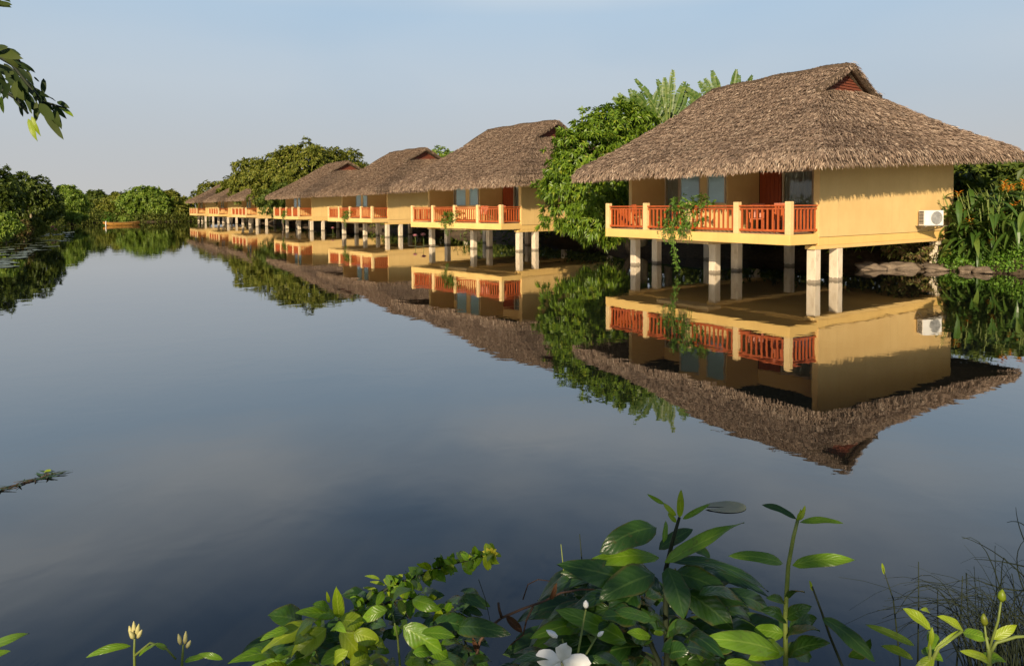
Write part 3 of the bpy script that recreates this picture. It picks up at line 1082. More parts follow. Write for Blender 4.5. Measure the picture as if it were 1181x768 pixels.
def tree(name, label, cat, base, blobs, mat, n_ros, per, L, Wd, r0=0.2, seed=1, group=None, fill=0.3, droop=0.35, bark='bark', rough=0.22, trunk_frac=0.45):
    base = Vector(base)
    root = empty(name, base)
    tag(root, label, cat, group)
    cz = sum(b[2] for b in blobs) / len(blobs)
    cx = sum(b[0] for b in blobs) / len(blobs)
    cy = sum(b[1] for b in blobs) / len(blobs)
    lb = [(b[0] - base.x, b[1] - base.y, b[2] - base.z, b[3], b[4] if len(b) > 4 else 0.9) for b in blobs]
    t = MB()
    limbs(t, (0, 0, 0), lb, r0, ((cx - base.x) * 0.5, (cy - base.y) * 0.5, (cz - base.z) * trunk_frac * 1.3))
    t.build('trunk', M[bark], root, smooth=True)
    V, Fc = rosettes(lb, n_ros, per, L, Wd, np.random.default_rng(seed), fill, droop, rough)
    np_mesh('crown', V, Fc, M[mat], root)
    return root


def out(blobs, k):
    return [(x * k, y * k, EYE + (z - EYE) * k, r * k, f) for x, y, z, r, f in blobs]


def gpt(x, y, sink=0.0):
    return (x, y, max(gz(x, y), -0.3) - sink)


# ---- mango tree between the first two houses
def R3(u, v, z, r, fl=0.95):
    p = RW(u, v, z)
    return (p.x, p.y, p.z, r, fl)


p = RW(13.2, 4.6)
tree('mango_tree', 'tall round bright green mango tree between the two nearest houses', 'tree', gpt(p.x, p.y),
     [(3.75, 33.0, 3.4, 2.05, 1.0), (3.85, 33.2, 4.9, 1.7, 1.0), (4.8, 34.0, 5.9, 1.75, 0.95), (4.4, 32.4, 1.95, 1.5, 0.9), (2.85, 32.8, 3.0, 1.45, 1.1), (2.75, 33.0, 4.3, 1.1, 1.0),
      (5.6, 34.2, 4.6, 1.9, 1.0), (5.4, 33.2, 2.8, 1.5, 1.0), (6.1, 34.8, 6.5, 1.5, 0.9), (4.6, 34.2, 4.2, 1.9, 1.0)], 'mango', 3600, 14, 0.30, 0.088, 0.20, 11, None, 0.25, 0.45)

GB = 'big trees rising behind the row of houses'
# ---- large trees in the gap beyond the fourth house
tree('broad_tree', 'tallest olive green tree rising above the fourth roof, its crown broad and domed', 'tree', gpt(-28.8, 88.5),
     out([(-26.0, 84, 8.2, 3.1, 0.85), (-28.6, 84, 7.0, 2.7, 0.9), (-24.0, 85, 7.6, 2.6, 0.85), (-30.3, 83.2, 4.8, 2.3, 1.0), (-27.2, 83, 4.9, 2.8, 0.9), (-31.6, 83.4, 6.5, 1.8, 0.9)], 1.05), 'tree_olive', 4600, 11, 0.42, 0.18, 0.3, 21, GB)
tree('broad_tree', 'darker rounded tree close behind the right side of the tallest domed tree', 'tree', gpt(-23.2, 93),
     out([(-22.0, 88, 7.9, 2.4, 0.85), (-21.0, 88.5, 6.0, 2.6, 0.9), (-23.6, 88, 6.2, 2.4, 0.9)], 1.05), 'tree_olive', 2000, 11, 0.42, 0.18, 0.26, 22, GB)
tree('broad_tree', 'round olive tree on the pond side of the tallest domed tree', 'tree', gpt(-40.4, 105),
     out([(-38.6, 98.5, 7.8, 2.6, 0.85), (-36.6, 99, 7.2, 2.5, 0.9), (-39.2, 97.5, 5.4, 2.3, 0.9), (-36.2, 98.5, 4.8, 2.6, 0.9)], 1.065), 'tree_olive', 2200, 11, 0.46, 0.2, 0.28, 23, GB)
tree('bushy_tree', 'low dark bushy tree leaning out between the houses under the tallest tree', 'tree', gpt(-28.4, 82.2),
     out([(-28.3, 77.2, 3.3, 1.4, 0.9), (-27.0, 77.6, 4.0, 1.5, 0.9), (-26.4, 77.8, 2.6, 1.2, 0.9)], 1.06), 'tree_dark', 800, 10, 0.34, 0.13, 0.12, 24)
tree('slender_tree', 'small light green treetop peeking between two thatched roofs', 'tree', gpt(-7.6, 72.2),
     out([(-6.9, 64.4, 7.6, 0.85, 0.8), (-6.0, 64.6, 7.2, 0.7, 0.8), (-7.6, 64.4, 7.0, 0.7, 0.8)], 1.12), 'tree_light', 180, 9, 0.36, 0.14, 0.12, 25, trunk_frac=0.6)
tree('broad_tree', 'dark tree in the gap before the farthest house', 'tree', gpt(*RW(111, 3.5)[:2]),
     [(-48.0, 115.5, 6.0, 2.4, 0.85), (-46.0, 116, 5.4, 2.2, 0.9), (-49.5, 115, 4.4, 1.8, 0.9)], 'tree_olive', 1300, 10, 0.5, 0.24, 0.22, 26, GB)
tree('broad_tree', 'rounded tree crown just behind the farthest roof', 'tree', gpt(*RW(131, 5)[:2]),
     [(-57.5, 134, 6.3, 2.6, 0.85), (-60.5, 133, 5.6, 2.5, 0.9), (-62, 131.5, 3.6, 2.4, 0.9), (-56, 134.5, 4.5, 2.6, 0.9)], 'tree_olive', 1600, 10, 0.5, 0.24, 0.24, 27, GB)

GF = 'trees on the far bank of the pond'
far = [  # px centre, top y, half width px, Y, material, label
    (190, 217, 22, 130, 'tree_olive', 'round olive tree on the far bank next to the last house'),
    (168, 215, 26, 128, 'tree_light', 'widest fresh green tree on the far bank behind the orange boat'),
    (138, 219, 20, 129, 'tree_olive', 'olive tree on the far bank straight above the left end of the orange boat'),
    (110, 218, 20, 131, 'tree_dark', 'dark spreading tree at the back of the far bank, left of the boat'),
    (52, 217, 16, 92, 'tree_dark', 'dark leafy tree between the domed tree and the bright layered tree'),
]
for k, (px, ty, hw, Y, mt, lab) in enumerate(far):
    X = (px - 590) / F_PX * Y
    top = EYE + (hor(px) - ty) * Y / F_PX
    w = hw * Y / F_PX
    rr = np.random.default_rng(100 + k)
    bl = []
    for j in range(6):
        bx = X + (j / 5 * 2 - 1) * w * 0.72
        bz = top - 1.5 - abs(j - 2.5) * 0.45 - rr.uniform(0, 0.6)
        bl.append((bx, Y + rr.uniform(-1, 1), bz, w * rr.uniform(0.38, 0.5), 0.8))
    for j in range(4):
        bx = X + (j / 3 * 2 - 1) * w * 0.8
        bl.append((bx, Y - 0.5 + rr.uniform(-1, 1), rr.uniform(1.9, 2.7), w * rr.uniform(0.36, 0.46), 0.85))
    tree('bank_tree', lab, 'tree', (X, Y, 0.7), bl, mt, 1900, 10, 0.52, 0.24, 0.22, 200 + k, GF)

GL = 'trees on the left bank'
X = (27 - 590) / F_PX * 60
tree('domed_tree', 'domed dark tree with a pale bare trunk on the left bank', 'tree', (X + 0.6, 60, 0.5),
     [(X - 0.6, 60.5, 4.4, 1.6, 0.75), (X + 0.8, 60.5, 4.3, 1.35, 0.75), (X - 1.4, 61, 3.3, 1.4, 0.9), (X + 1.5, 61, 3.0, 1.1, 0.9), (X, 62, 2.6, 1.6, 0.9)], 'tree_dark', 1700, 10, 0.32, 0.15, 0.14, 31, GL, bark='pale_bark')
X = (-6 - 590) / F_PX * 54
tree('domed_tree', 'dark tree cut by the left edge, tallest on that bank', 'tree', (X, 54, 0.6),
     [(X, 54, 4.3, 1.7, 0.9), (X + 0.6, 54, 3.2, 1.4, 0.9), (X - 1.4, 54, 3.6, 1.6, 0.9), (X - 0.3, 53.5, 2.2, 1.5, 0.8)], 'tree_dark', 1700, 10, 0.32, 0.15, 0.16, 32, GL)
X = (80 - 590) / F_PX * 98
tree('layered_tree', 'bright green layered tree standing alone at the water at the bend of the left bank', 'tree', (X, 98.5, 0.4),
     [(X - 0.7, 98.5, 5.3, 1.05, 0.7), (X + 0.7, 98.2, 4.5, 1.1, 0.7), (X - 1.1, 98, 3.5, 1.15, 0.75), (X + 1.2, 98, 3.2, 1.3, 0.75), (X, 97.6, 2.2, 1.5, 0.75), (X + 1.3, 97.6, 1.6, 1.1, 0.7), (X - 1.1, 97.6, 1.5, 1.1, 0.7)], 'tree_light', 1700, 10, 0.42, 0.17, 0.15, 33, GL)

# shrubs
shr = [  # px, top y, base Y, radius m, material, label
    (6, 237, 48, 0.85, 'tree_light', 'bright yellow green shrub at the left edge on the near part of the bank'),
    (27, 248, 51, 0.42, 'ruddy', 'small reddish orange shrub on the left bank'),
    (40, 249, 57, 0.75, 'reed', 'low dull green shrub below the pale trunk'),
    (125, 247, 125, 1.5, 'cover', 'bright low shrub on the far bank just behind the bow of the boat'),
    (146, 248, 125.5, 1.5, 'tree_light', 'low light green shrub on the far bank behind the stern of the boat'),
]
for k, (px, ty, Y, rad, mt, lab) in enumerate(shr):
    X = (px - 590) / F_PX * Y
    top = EYE + (hor(px) - ty) * Y / F_PX
    b0 = max(0.1, gz(X, Y))
    hh = top - b0
    bl = [(X + dx * rad, Y + dy * rad, b0 + hh * fz, rad * fr, 0.8) for dx, dy, fz, fr in ((0, 0, .62, .62), (.6, .1, .45, .5), (-.6, -.1, .45, .5), (0.1, -.4, .3, .55))]
    tree('shrub', lab, 'shrub', (X, Y, b0), bl, mt, 420, 9, 0.30, 0.13, 0.04, 300 + k, 'shrubs along the banks', trunk_frac=0.3)

# bank weeds as ground cover (too many blades to count)
def weeds(name, pts, hgt, L, Wd, mat, seed, label):
    r = np.random.default_rng(seed)
    pts = np.asarray(pts)
    n = len(pts)
    d = unit(np.stack([r.normal(0, .5, n), r.normal(0, .5, n), np.abs(r.normal(.8, .3, n))], axis=1))
    base = pts.copy()
    base[:, 2] += r.uniform(0, 1, n) ** 1.3 * hgt
    V, Fc = leaves_mesh(base, d, unit(r.normal(size=(n, 3)) + np.array([[0, 0, .6]])), L * r.uniform(.5, 1.4, n), Wd * r.uniform(.6, 1.3, n), r.uniform(0.1, .6, n))
    o = np_mesh(name, V, Fc, mat)
    return tag(o, label, 'plants', kind='stuff')


def band(pline, n, inner, outer, seed):
    """Random points beside a polyline, from inner to outer metres on its left-hand side."""
    r = np.random.default_rng(seed)
    pl_ = np.array(pline, dtype=float)
    seg = np.linalg.norm(np.diff(pl_, axis=0), axis=1)
    c = np.insert(np.cumsum(seg), 0, 0)
    t = r.uniform(0, c[-1], n)
    i = np.clip(np.searchsorted(c, t) - 1, 0, len(seg) - 1)
    f = ((t - c[i]) / seg[i])[:, None]
    p = pl_[i] * (1 - f) + pl_[i + 1] * f
    d = (pl_[i + 1] - pl_[i]) / seg[i][:, None]
    nrm = np.stack([-d[:, 1], d[:, 0]], axis=1)
    p = p + nrm * r.uniform(inner, outer, n)[:, None]
    z = np.maximum(ground_h(p[:, 0], p[:, 1]), -0.05)
    return np.column_stack([p, z])


left_line = [(-34, 25), (-36, 40), (-39, 49), (-45, 60), (-52, 72), (-58, 84), (-65, 94), (-70, 100), (-78, 105), (-84, 116)]
weeds('bank_undergrowth', band(left_line, 34000, -0.7, 6.0, 1), 1.5, 0.40, 0.09, M['reed'], 1, 'dark tangled weeds along the left bank')
far_line = [(-84, 116), (-76, 125), (-66, 126), (-60, 131)]
weeds('bank_undergrowth', band(far_line, 13000, -0.9, 6.0, 2), 1.5, 0.55, 0.16, M['reed'], 2, 'tangled green weeds along the foot of the far bank')
row_line = [tuple(RW(u, v)[:2]) for u, v in ((132, 5.8), (100, 6.2), (60, 7.6), (30, 7.6), (14, 5.8), (10, 5.8), (-1, 7.5))]
weeds('bank_undergrowth', band(row_line, 22000, 0.3, 9.0, 3), 1.1, 0.42, 0.12, M['reed'], 3, 'shaded weeds on the bank beneath and behind the houses')
r6 = np.random.default_rng(6)
nx_, ny_ = r6.uniform(-9, 9, 16000), r6.uniform(-1.5, 2.95, 16000)
nz_ = ground_h(nx_, ny_)
near_pts = np.column_stack([nx_, ny_, nz_])[nz_ > 0.05]
weeds('near_bank_grass', near_pts, 0.06, 0.15, 0.02, M['reed'], 7, 'short weedy grass on the near bank under the plants')
back_line = [tuple(RW(u, v)[:2]) for u, v in ((135, 11), (100, 12), (60, 13), (30, 13.5), (12, 11.5), (-1, 11))]
weeds('sky_block_hedge', band(back_line, 30000, 0.0, 3.2, 4), 2.7, 0.55, 0.2, M['tree_dark'], 4, 'added dark undergrowth behind the row of houses, blocking the low sky')  # added band that keeps sky light from showing under the floors
# ------------------------------------------------------------------ banana-like fan palms behind the first gap
def torn_blade(mb, base, tip, width, normal, bend, n=14, r=random):
    """A banana blade: midrib plus side strips that have torn apart."""
    base, tip = Vector(base), Vector(tip)
    d = tip - base
    L = d.length
    d.normalize()
    nrm = Vector(normal)
    nrm = (nrm - d * nrm.dot(d)).normalized()
    s = d.cross(nrm)

    def cpt(t):
        return base + d * (L * t) - nrm * (bend * L * t * t)
    for side in (-1, 1):
        for k in range(n):
            t0, t1 = 0.06 + 0.94 * k / n, 0.06 + 0.94 * (k + (1.0 if r.random() < 0.72 else r.uniform(0.72, 0.92))) / n
            tm = (t0 + t1) / 2
            w = width / 2 * (math.sin(math.pi * min(1, tm * 0.93 + 0.05)) ** 0.5) * r.uniform(0.85, 1.05)
            sweep = 0.10 * L / n * 2
            dz = r.uniform(-0.14, 0.06) * w
            a, b = cpt(t0), cpt(t1)
            oa = a + s * side * w + d * sweep + nrm * (dz + 0.25 * w)
            ob = b + s * side * w + d * sweep + nrm * (dz + 0.25 * w)
            ma, mb2 = a.lerp(oa, 0.5) + nrm * 0.08 * w, b.lerp(ob, 0.5) + nrm * 0.08 * w
            mb.add([a, b, mb2, ma, ob, oa], [(0, 1, 2, 3), (3, 2, 4, 5)] if side > 0 else [(3, 2, 1, 0), (5, 4, 2, 3)])
    return [cpt(t) for t in np.linspace(0, 1, 6)]


def fan_palm(label, base, centre_z, n, spread, Lp, Lb, face, seed, lean=0.0):
    random.seed(seed)
    root = empty('fan_palm', base)
    tag(root, label, 'palm', 'fan palms with torn banana-like blades')
    t = MB()
    cz = centre_z - base[2]
    t.tube([(0, 0, -0.3), (0.05, 0, cz * 0.5), (0, 0, cz)], [0.22, 0.17, 0.15], 10)
    t.build('trunk', M['pale_bark'], root, smooth=True)
    bl, st = MB(), MB()
    fx = Vector(face).normalized()
    for k in range(n):
        a = (k / (n - 1) * 2 - 1) * spread + random.uniform(-.08, .08) + lean
        d = (fx * math.sin(a) + Vector((0, 0, 1)) * math.cos(a)).normalized()
        d = (d + Vector((random.uniform(-.15, .15), random.uniform(-.15, .15), 0))).normalized()
        b0 = Vector((0, 0, cz)) + d * 0.1
        lp = Lp * random.uniform(.8, 1.15)
        b1 = b0 + d * lp
        nrm = Vector((random.uniform(-.5, .5), -1, random.uniform(-.1, .5)))
        rib = torn_blade(bl, b1, b1 + d * Lb * random.uniform(.8, 1.15) + Vector((0, 0, -abs(math.sin(a)) * 0.35)), random.uniform(.42, .56), nrm, random.uniform(.05, .2), 16)
        st.tube([b0, b0.lerp(b1, .5)] + rib, [0.05, 0.04, 0.03, 0.025, 0.022, 0.018, 0.012, 0.006], 6)
    bl.build('fronds', M['banana'], root)
    st.build('stalks', M['stem'], root, smooth=True)
    return root


q = RW(12.6, 6.6)
fp1 = fan_palm('big fan palm with torn upright blades rising behind the mango tree', gpt(q.x, q.y), 6.3, 17, 1.35, 1.0, 2.2, (1, 0.25, 0), 5, -0.12)
q = RW(13.4, 5.6)
fan_palm('fan palm leaning over the top of the mango tree, its blades pointing left', gpt(q.x, q.y), 5.8, 11, 1.0, 0.9, 2.0, (1, 0.2, 0), 9, -0.35)
q = RW(11.4, 9.6)
fan_palm('fan palm whose pale blade tips just clear the ridge of the nearest roof', gpt(q.x, q.y), 6.9, 11, 0.9, 0.9, 2.0, (1, 0.3, 0), 6, -0.1)
q = RW(14.2, 7.5)
fan_palm('lower fan palm half buried in the right side of the mango crown', gpt(q.x, q.y), 5.9, 13, 1.2, 0.9, 2.1, (1, 0.1, 0), 8, -0.05)
fb = MB()
for k in range(7):
    a = k * 0.9
    fb.blade((0, 0, 0.1 * k * 0.4), (0.25 * math.cos(a), 0.25 * math.sin(a), 0.12 + 0.05 * k), 0.10, (0, 0, 1), 0.2)
fo = fb.build('flower_bract', M['orange_flower'], fp1)
fo.location = (-0.25, -0.4, 5.6)

# ------------------------------------------------------------------ right-hand bank: heliconia clump, ground cover, rocks, shrubs
def strap_leaf(mb, base, tip, width, up, sag, n=7):
    base, tip = Vector(base), Vector(tip)
    d = tip - base
    L = d.length
    dn = d.normalized()
    s = dn.cross(Vector(up))
    if s.length < .05: s = dn.orthogonal()
    s.normalize()
    n_ = s.cross(dn)
    V, Fc = [], []
    for i in range(n + 1):
        t = i / n
        w = width / 2 * (math.sin(math.pi * (0.04 + 0.96 * t) ** 0.75) ** 0.8 if t < 1 else 0.0)
        c = base + d * t + n_ * (sag * L * (t - t * t * 1.8))
        V += [c - s * w + n_ * w * .3, c, c + s * w + n_ * w * .3]
    for i in range(n):
        a = i * 3
        Fc += [(a, a + 1, a + 4, a + 3), (a + 1, a + 2, a + 5, a + 4)]
    mb.add(V, Fc)


def heliconia(label, base, n, hgt, rad, nfl, seed):
    random.seed(seed)
    root = empty('heliconia', base)
    tag(root, label, 'plant', 'heliconia clumps beside the nearest house')
    lv, st = MB(), MB()
    for k in range(n):
        a, rr = random.uniform(0, 6.28), rad * math.sqrt(random.random())
        b = Vector((rr * math.cos(a), rr * math.sin(a), -0.1))
        h = hgt * random.uniform(.45, 1.0)
        lean = Vector((math.cos(a), math.sin(a), 0)) * random.uniform(.1, .5) * h
        top = b + lean + Vector((0, 0, h))
        st.tube([b, b.lerp(top, .5) - lean * .12, top], [.022, .018, .010], 5)
        for j in range(random.randint(4, 6)):
            f = random.uniform(.3, 1.0)
            o = b.lerp(top, f)
            aa = random.uniform(0, 6.28)
            L = random.uniform(.7, 1.25)
            el = random.uniform(-.95, .45)
            strap_leaf(lv, o, o + Vector((math.cos(aa) * math.cos(el), math.sin(aa) * math.cos(el), math.sin(el))) * L, random.uniform(.13, .23), (0, 0, 1), random.uniform(.15, .45))
    lv.build('leaves', M['heli'], root)
    st.build('stems', M['stem'], root, smooth=True)
    for k in range(nfl):
        a = random.uniform(2.6, 5.6)
        o = Vector((rad * 1.12 * math.cos(a), rad * 1.12 * math.sin(a) - .30, hgt * random.uniform(.4, .95)))
        fl = MB()
        up = Vector((random.uniform(-.4, .4), -.4, 1)).normalized()
        for j in range(9):
            s_ = Vector((math.cos(j * 2.4), math.sin(j * 2.4) - .3, 0.7)).normalized()
            c = o + up * (j * .03)
            strap_leaf(fl, c, c + s_ * random.uniform(.14, .24), .07, (0, 0, 1), .2, 4)
        fl.build('flower', M['orange_flower'], root)
    return root


heliconia('tall heliconia clump full of orange flowers against the end of the yellow wall', gpt(18.25, 25.1), 120, 2.7, 1.15, 12, 41)
heliconia('heliconia clump with orange flowers cut by the right edge', gpt(20.0, 25.0), 120, 2.9, 1.2, 12, 42)
heliconia('low drooping heliconia at the foot of the corner pillar, few flowers', gpt(17.35, 24.7), 20, 1.5, 0.35, 2, 43)
tree('shade_tree', 'dark leafy tree behind the heliconia under the eave', 'tree', gpt(22.5, 31.5),
     [(21.0, 30.5, 3.0, 1.7, 0.9), (23.5, 31, 2.8, 1.8, 0.9), (22.5, 32, 3.6, 1.6, 0.7), (25.5, 30, 2.6, 1.7, 0.9)], 'tree_dark', 1800, 10, 0.36, 0.16, 0.16, 44)
tree('shrub', 'fine pale leaved shrub low beside the heliconia at the right edge', 'shrub', gpt(20.4, 24.2),
     [(20.0, 24.2, 2.5, 0.55, 0.7), (20.6, 24.3, 2.0, 0.6, 0.7)], 'tree_light', 200, 9, 0.2, 0.05, 0.04, 45, 'shrubs along the banks', trunk_frac=.4)
p = RW(1.6, 6.0)
tree('shrub', 'reddish yellow shrub under the floor of the nearest house, among the bank stones', 'shrub', gpt(15.9, 25.9),
     [(15.6, 25.6, 0.65, 0.42, 0.8), (16.2, 25.7, 0.75, 0.45, 0.8), (15.1, 25.8, 0.8, 0.45, 0.8)], 'ruddy', 230, 8, 0.17, 0.07, 0.03, 46, 'shrubs along the banks', trunk_frac=.3)

r5 = np.random.default_rng(5)
n = 20000
cx = 16.3 + 7.7 * r5.uniform(0, 1, n) ** 1.15
cy = r5.uniform(21.2, 26.0, n)
cz = ground_h(cx, cy)
ok = cz > -0.12
pts = np.column_stack([cx, cy, np.maximum(cz, 0)])[ok]
pts[:, 2] += (0.16 + 0.16 * np.sin(pts[:, 0] * 2.1) * np.sin(pts[:, 1] * 1.7)) * np.clip(pts[:, 0] - 16.6, 0, 1.5)
weeds('ground_cover', pts, 0.32, 0.13, 0.07, M['cover'], 51, 'bright green creeping ground cover on the bank at the right edge')


def rock(pos, s, seed, label):
    r = np.random.default_rng(seed)
    bm = bmesh.new()
    bmesh.ops.create_icosphere(bm, subdivisions=3, radius=1.0)
    ph = r.uniform(0, 6, 6)
    for v in bm.verts:
        c = v.co
        k = 1 + .28 * math.sin(c.x * 3 + ph[0]) * math.cos(c.y * 3 + ph[1]) + .18 * math.sin(c.z * 5 + ph[2] + c.x * 2) + .09 * math.sin(c.y * 9 + ph[3]) * math.sin(c.x * 8)
        k = min(k, 0.98 / max(0.45, abs(c.x * math.cos(ph[4]) + c.y * math.sin(ph[4])) + .35 * abs(c.z)))
        v.co = Vector((c.x * s[0], c.y * s[1], c.z * s[2])) * k
    me = bpy.data.meshes.new('rock')
    bm.to_mesh(me)
    bm.free()
    me.polygons.foreach_set('use_smooth', [True] * len(me.polygons))
    me.materials.append(M['rock'])
    o = bpy.data.objects.new('rock', me)
    o.location = pos
    o.rotation_euler = (0, 0, r.uniform(0, 6))
    col.objects.link(o)
    return tag(o, label, 'rock', 'stones along the shore by the nearest house')


RK = [(1008, 312, .42, 'long low stone at the dark end of the stone row under the house'), (1026, 311, .30, 'small stone second from the dark end of the stone row'), (1045, 311, .36, 'stone below the reddish shrub'),
      (1066, 310, .28, 'small stone just left of the corner pillar'), (1085, 313, .30, 'stone at the foot of the corner pillar'), (1104, 312, .38, 'pale stone beneath the low heliconia'),
      (1122, 314, .34, 'stone where the bright ground cover begins'), (1140, 316, .26, 'small stone half buried in bright ground cover')]
for k, (px, py, s, lab) in enumerate(RK):
    w = on_water(px, py)
    rock((w.x, w.y + .25, 0.06), (s * 1.45, s, s * .55), 60 + k, lab)

# ------------------------------------------------------------------ balcony plants, chairs
def balcony_vine():
    root = empty('balcony_vine', hl(0, -1.15, 4.35, ZF + 0.012), houses[0].rotation_euler.z)
    tag(root, 'potted vine on the nearest balcony, trailing over the rail down to the water', 'plant', 'potted vines trailing over the balcony rails')
    pt = MB()
    prof = [(.0, .13), (.03, .14), (.22, .19), (.25, .21), (.30, .21), (.30, .18), (.24, .17)]
    V, Fc = [], []
    for z, rr in prof:
        V += [(rr * math.cos(a), rr * math.sin(a), z) for a in np.linspace(0, 2 * math.pi, 17)[:-1]]
    for i in range(len(prof) - 1):
        for k in range(16):
            Fc.append((i * 16 + k, i * 16 + (k + 1) % 16, (i + 1) * 16 + (k + 1) % 16, (i + 1) * 16 + k))
    Fc += [tuple(reversed(range(16))), tuple((len(prof) - 1) * 16 + k for k in range(16))]
    pt.add(V, Fc)
    pt.build('pot', M['pot'], root, smooth=True)
    r = np.random.default_rng(9)
    bl = [(-.25, -.1, .95, .42, .7), (-.2, -.75, 1.0, .36, .6), (-.3, .3, .75, .32, .8), (-.36, -.55, .45, .36, 1.0), (-.34, .45, .2, .28, 1.1), (-.42, -.3, .1, .25, .8)]
    V, Fc = rosettes(bl, 200, 8, .15, .06, r, .5, .2, .3)
    # hanging strands of leaves
    cs = []
    for (y0, zend, k) in ((.15, -1.45, 90), (.22, -1.25, 60), (.5, -.5, 30), (-.35, -.45, 26), (.85, -.35, 22)):
        for j in range(k):
            t = j / k
            cs.append((-.50 + r.normal(0, .05), y0 + .10 * math.sin(t * 5) + r.normal(0, .05), .45 + (zend - .45) * t))
    cs = np.array(cs)
    m = len(cs)
    d = unit(r.normal(0, 1, (m, 3)) + np.array([[0, 0, -.6]]))
    V2, F2 = leaves_mesh(cs, d, unit(r.normal(0, .5, (m, 3)) + np.array([[-1, 0, .5]])), r.uniform(.07, .15, m), r.uniform(.04, .07, m), r.uniform(0, .4, m))
    np_mesh('foliage', np.concatenate([V, V2]), np.concatenate([Fc, F2 + len(V)]), M['vine'], root)
    st = MB()
    for (y0, zend) in ((.15, -1.45), (.22, -1.25), (.5, -.5), (-.35, -.45)):
        st.tube([(0, 0, .25), (-.2, y0 * .5, .8), (-.40, y0, .95), (-.50, y0, .5)] + [(-.50, y0 + .10 * math.sin(t * 5), .45 + (zend - .45) * t) for t in (.25, .5, .75, 1)], .008, 5)
    st.build('stems', M['stem'], root, smooth=True)
    return root


VL = ['potted vine on the nearest balcony, trailing over the rail down to the water',
      'potted vine on the balcony rail just beyond the mango tree',
      'potted vine on the balcony of the open gabled house beyond the half hidden one',
      'small potted vine on the balcony beside the biggest trees']
vine0 = balcony_vine()
for i in range(1, 4):
    c = copy_tree(vine0)
    c.location = hl(i, -1.15, 4.55, ZF + .012)
    c.rotation_euler.z = houses[i].rotation_euler.z
    c.scale = (0.9, 0.85, 0.55)
    c['label'] = VL[i]


def chair_proto():
    root = empty('balcony_chair')
    tag(root, 'orange wooden chair behind the balcony rail', 'chair', 'wooden chairs on the balconies')
    s = MB()
    for k in range(5):
        s.box(-.22, .22, -.22 + k * .09, -.22 + k * .09 + .075, .42, .45)
    s.build('seat', M['rail'], root, bevel=.004)
    b = MB()
    for k in range(5):
        b.bar((-.18 + k * .09, .215, .47), (-.18 + k * .09, .30, .92), .055, .02, up=(0, 1, 0))
    b.bar((-.23, .305, .93), (.23, .305, .93), .035, .08)
    b.build('backrest', M['rail'], root, bevel=.004)
    for x in (-.2, .2):
        for y in (-.2, .21):
            l = MB()
            l.box(x - .022, x + .022, y - .022, y + .022, 0, .418)
            l.build('leg', M['rail'], root, bevel=.004)
        a = MB()
        a.bar((x * 1.12, -.22, .64), (x * 1.12, .25, .66), .05, .03)
        a.bar((x * 1.12, -.2, .455), (x * 1.12, -.2, .63), .035)
        a.build('armrest', M['rail'], root, bevel=.004)
    return root


CH = [(0, -.55, .95, 2.2, 'wooden chair behind the corner post of the nearest balcony'), (0, -.1, 2.2, -1.0, 'wooden chair by the red door on the nearest balcony'),
      (0, -.6, 7.3, 1.2, 'wooden chair at the far end of the nearest balcony'), (1, -.5, .95, 2.2, 'wooden chair behind the corner rail of the balcony past the mango tree'),
      (1, -.5, 2.6, -1.0, 'wooden chair in front of the door on the balcony past the mango tree')]
ch0 = chair_proto()
for k, (hi, x, y, rz, lab) in enumerate(CH):
    c = ch0 if k == 0 else copy_tree(ch0)
    c.location = hl(hi, x, y, ZF + .012)
    c.rotation_euler.z = houses[hi].rotation_euler.z + rz
    c['label'] = lab

# ------------------------------------------------------------------ boat and stake far across the pond
def boat():
    p0, p1 = on_water(118, 260.4), on_water(161, 259.4)
    c = (p0 + p1) / 2
    d = p1 - p0
    L = d.length
    root = empty('rowing_boat', c, math.atan2(d.y, d.x))
    tag(root, 'long low orange boat lying by the far bank', 'boat')
    N = 22
    V, Fc, rim = [], [], []
    for i in range(N + 1):
        t = i / N * 2 - 1
        w = 0.55 * (1 - abs(t) ** 2.6)
        zt = 0.42 + 0.14 * abs(t) ** 3
        zb = -0.12 + 0.36 * abs(t) ** 6
        x = t * L / 2
        V += [(x, -w, zt), (x, -w * .97, (zt + zb) / 2), (x, -w * .6, zb), (x, w * .6, zb), (x, w * .97, (zt + zb) / 2), (x, w, zt)]
    for i in range(N):
        for j in range(5):
            a = i * 6 + j
            Fc.append((a, a + 1, a + 7, a + 6))
    h = MB()
    h.add(V, Fc)
    h.build('hull', M['boat'], root, smooth=True)
    g_ = MB()
    for sgn in (-1, 1):
        g_.tube([(t * L / 2, sgn * (.55 * (1 - abs(t) ** 2.6) + .02), 0.43 + .14 * abs(t) ** 3) for t in np.linspace(-1, 1, 19)], .035, 6)
    g_.build('gunwale', M['boat_in'], root, smooth=True)
    for x in (-L * .25, 0, L * .25):
        s = MB()
        s.box(x - .14, x + .14, -.5, .5, .27, .31)
        s.build('bench', M['boat_in'], root, bevel=.008)
    fl = MB()
    fl.box(-L * .36, L * .36, -.3, .3, .02, .05)
    fl.build('floorboard', M['boat_in'], root, bevel=.005)


boat()
w = on_water(121.5, 261.2)
sk = MB()
sk.tube([(0, 0, -.8), (0, 0, .4), (.02, 0, .72), (.02, 0, .78)], [.07, .065, .06, .03], 8)
sko = sk.build('mooring_stake', M['white'], None, smooth=True)
sko.location = w
tag(sko, 'short white stake standing in the water at the end of the orange boat', 'stake')

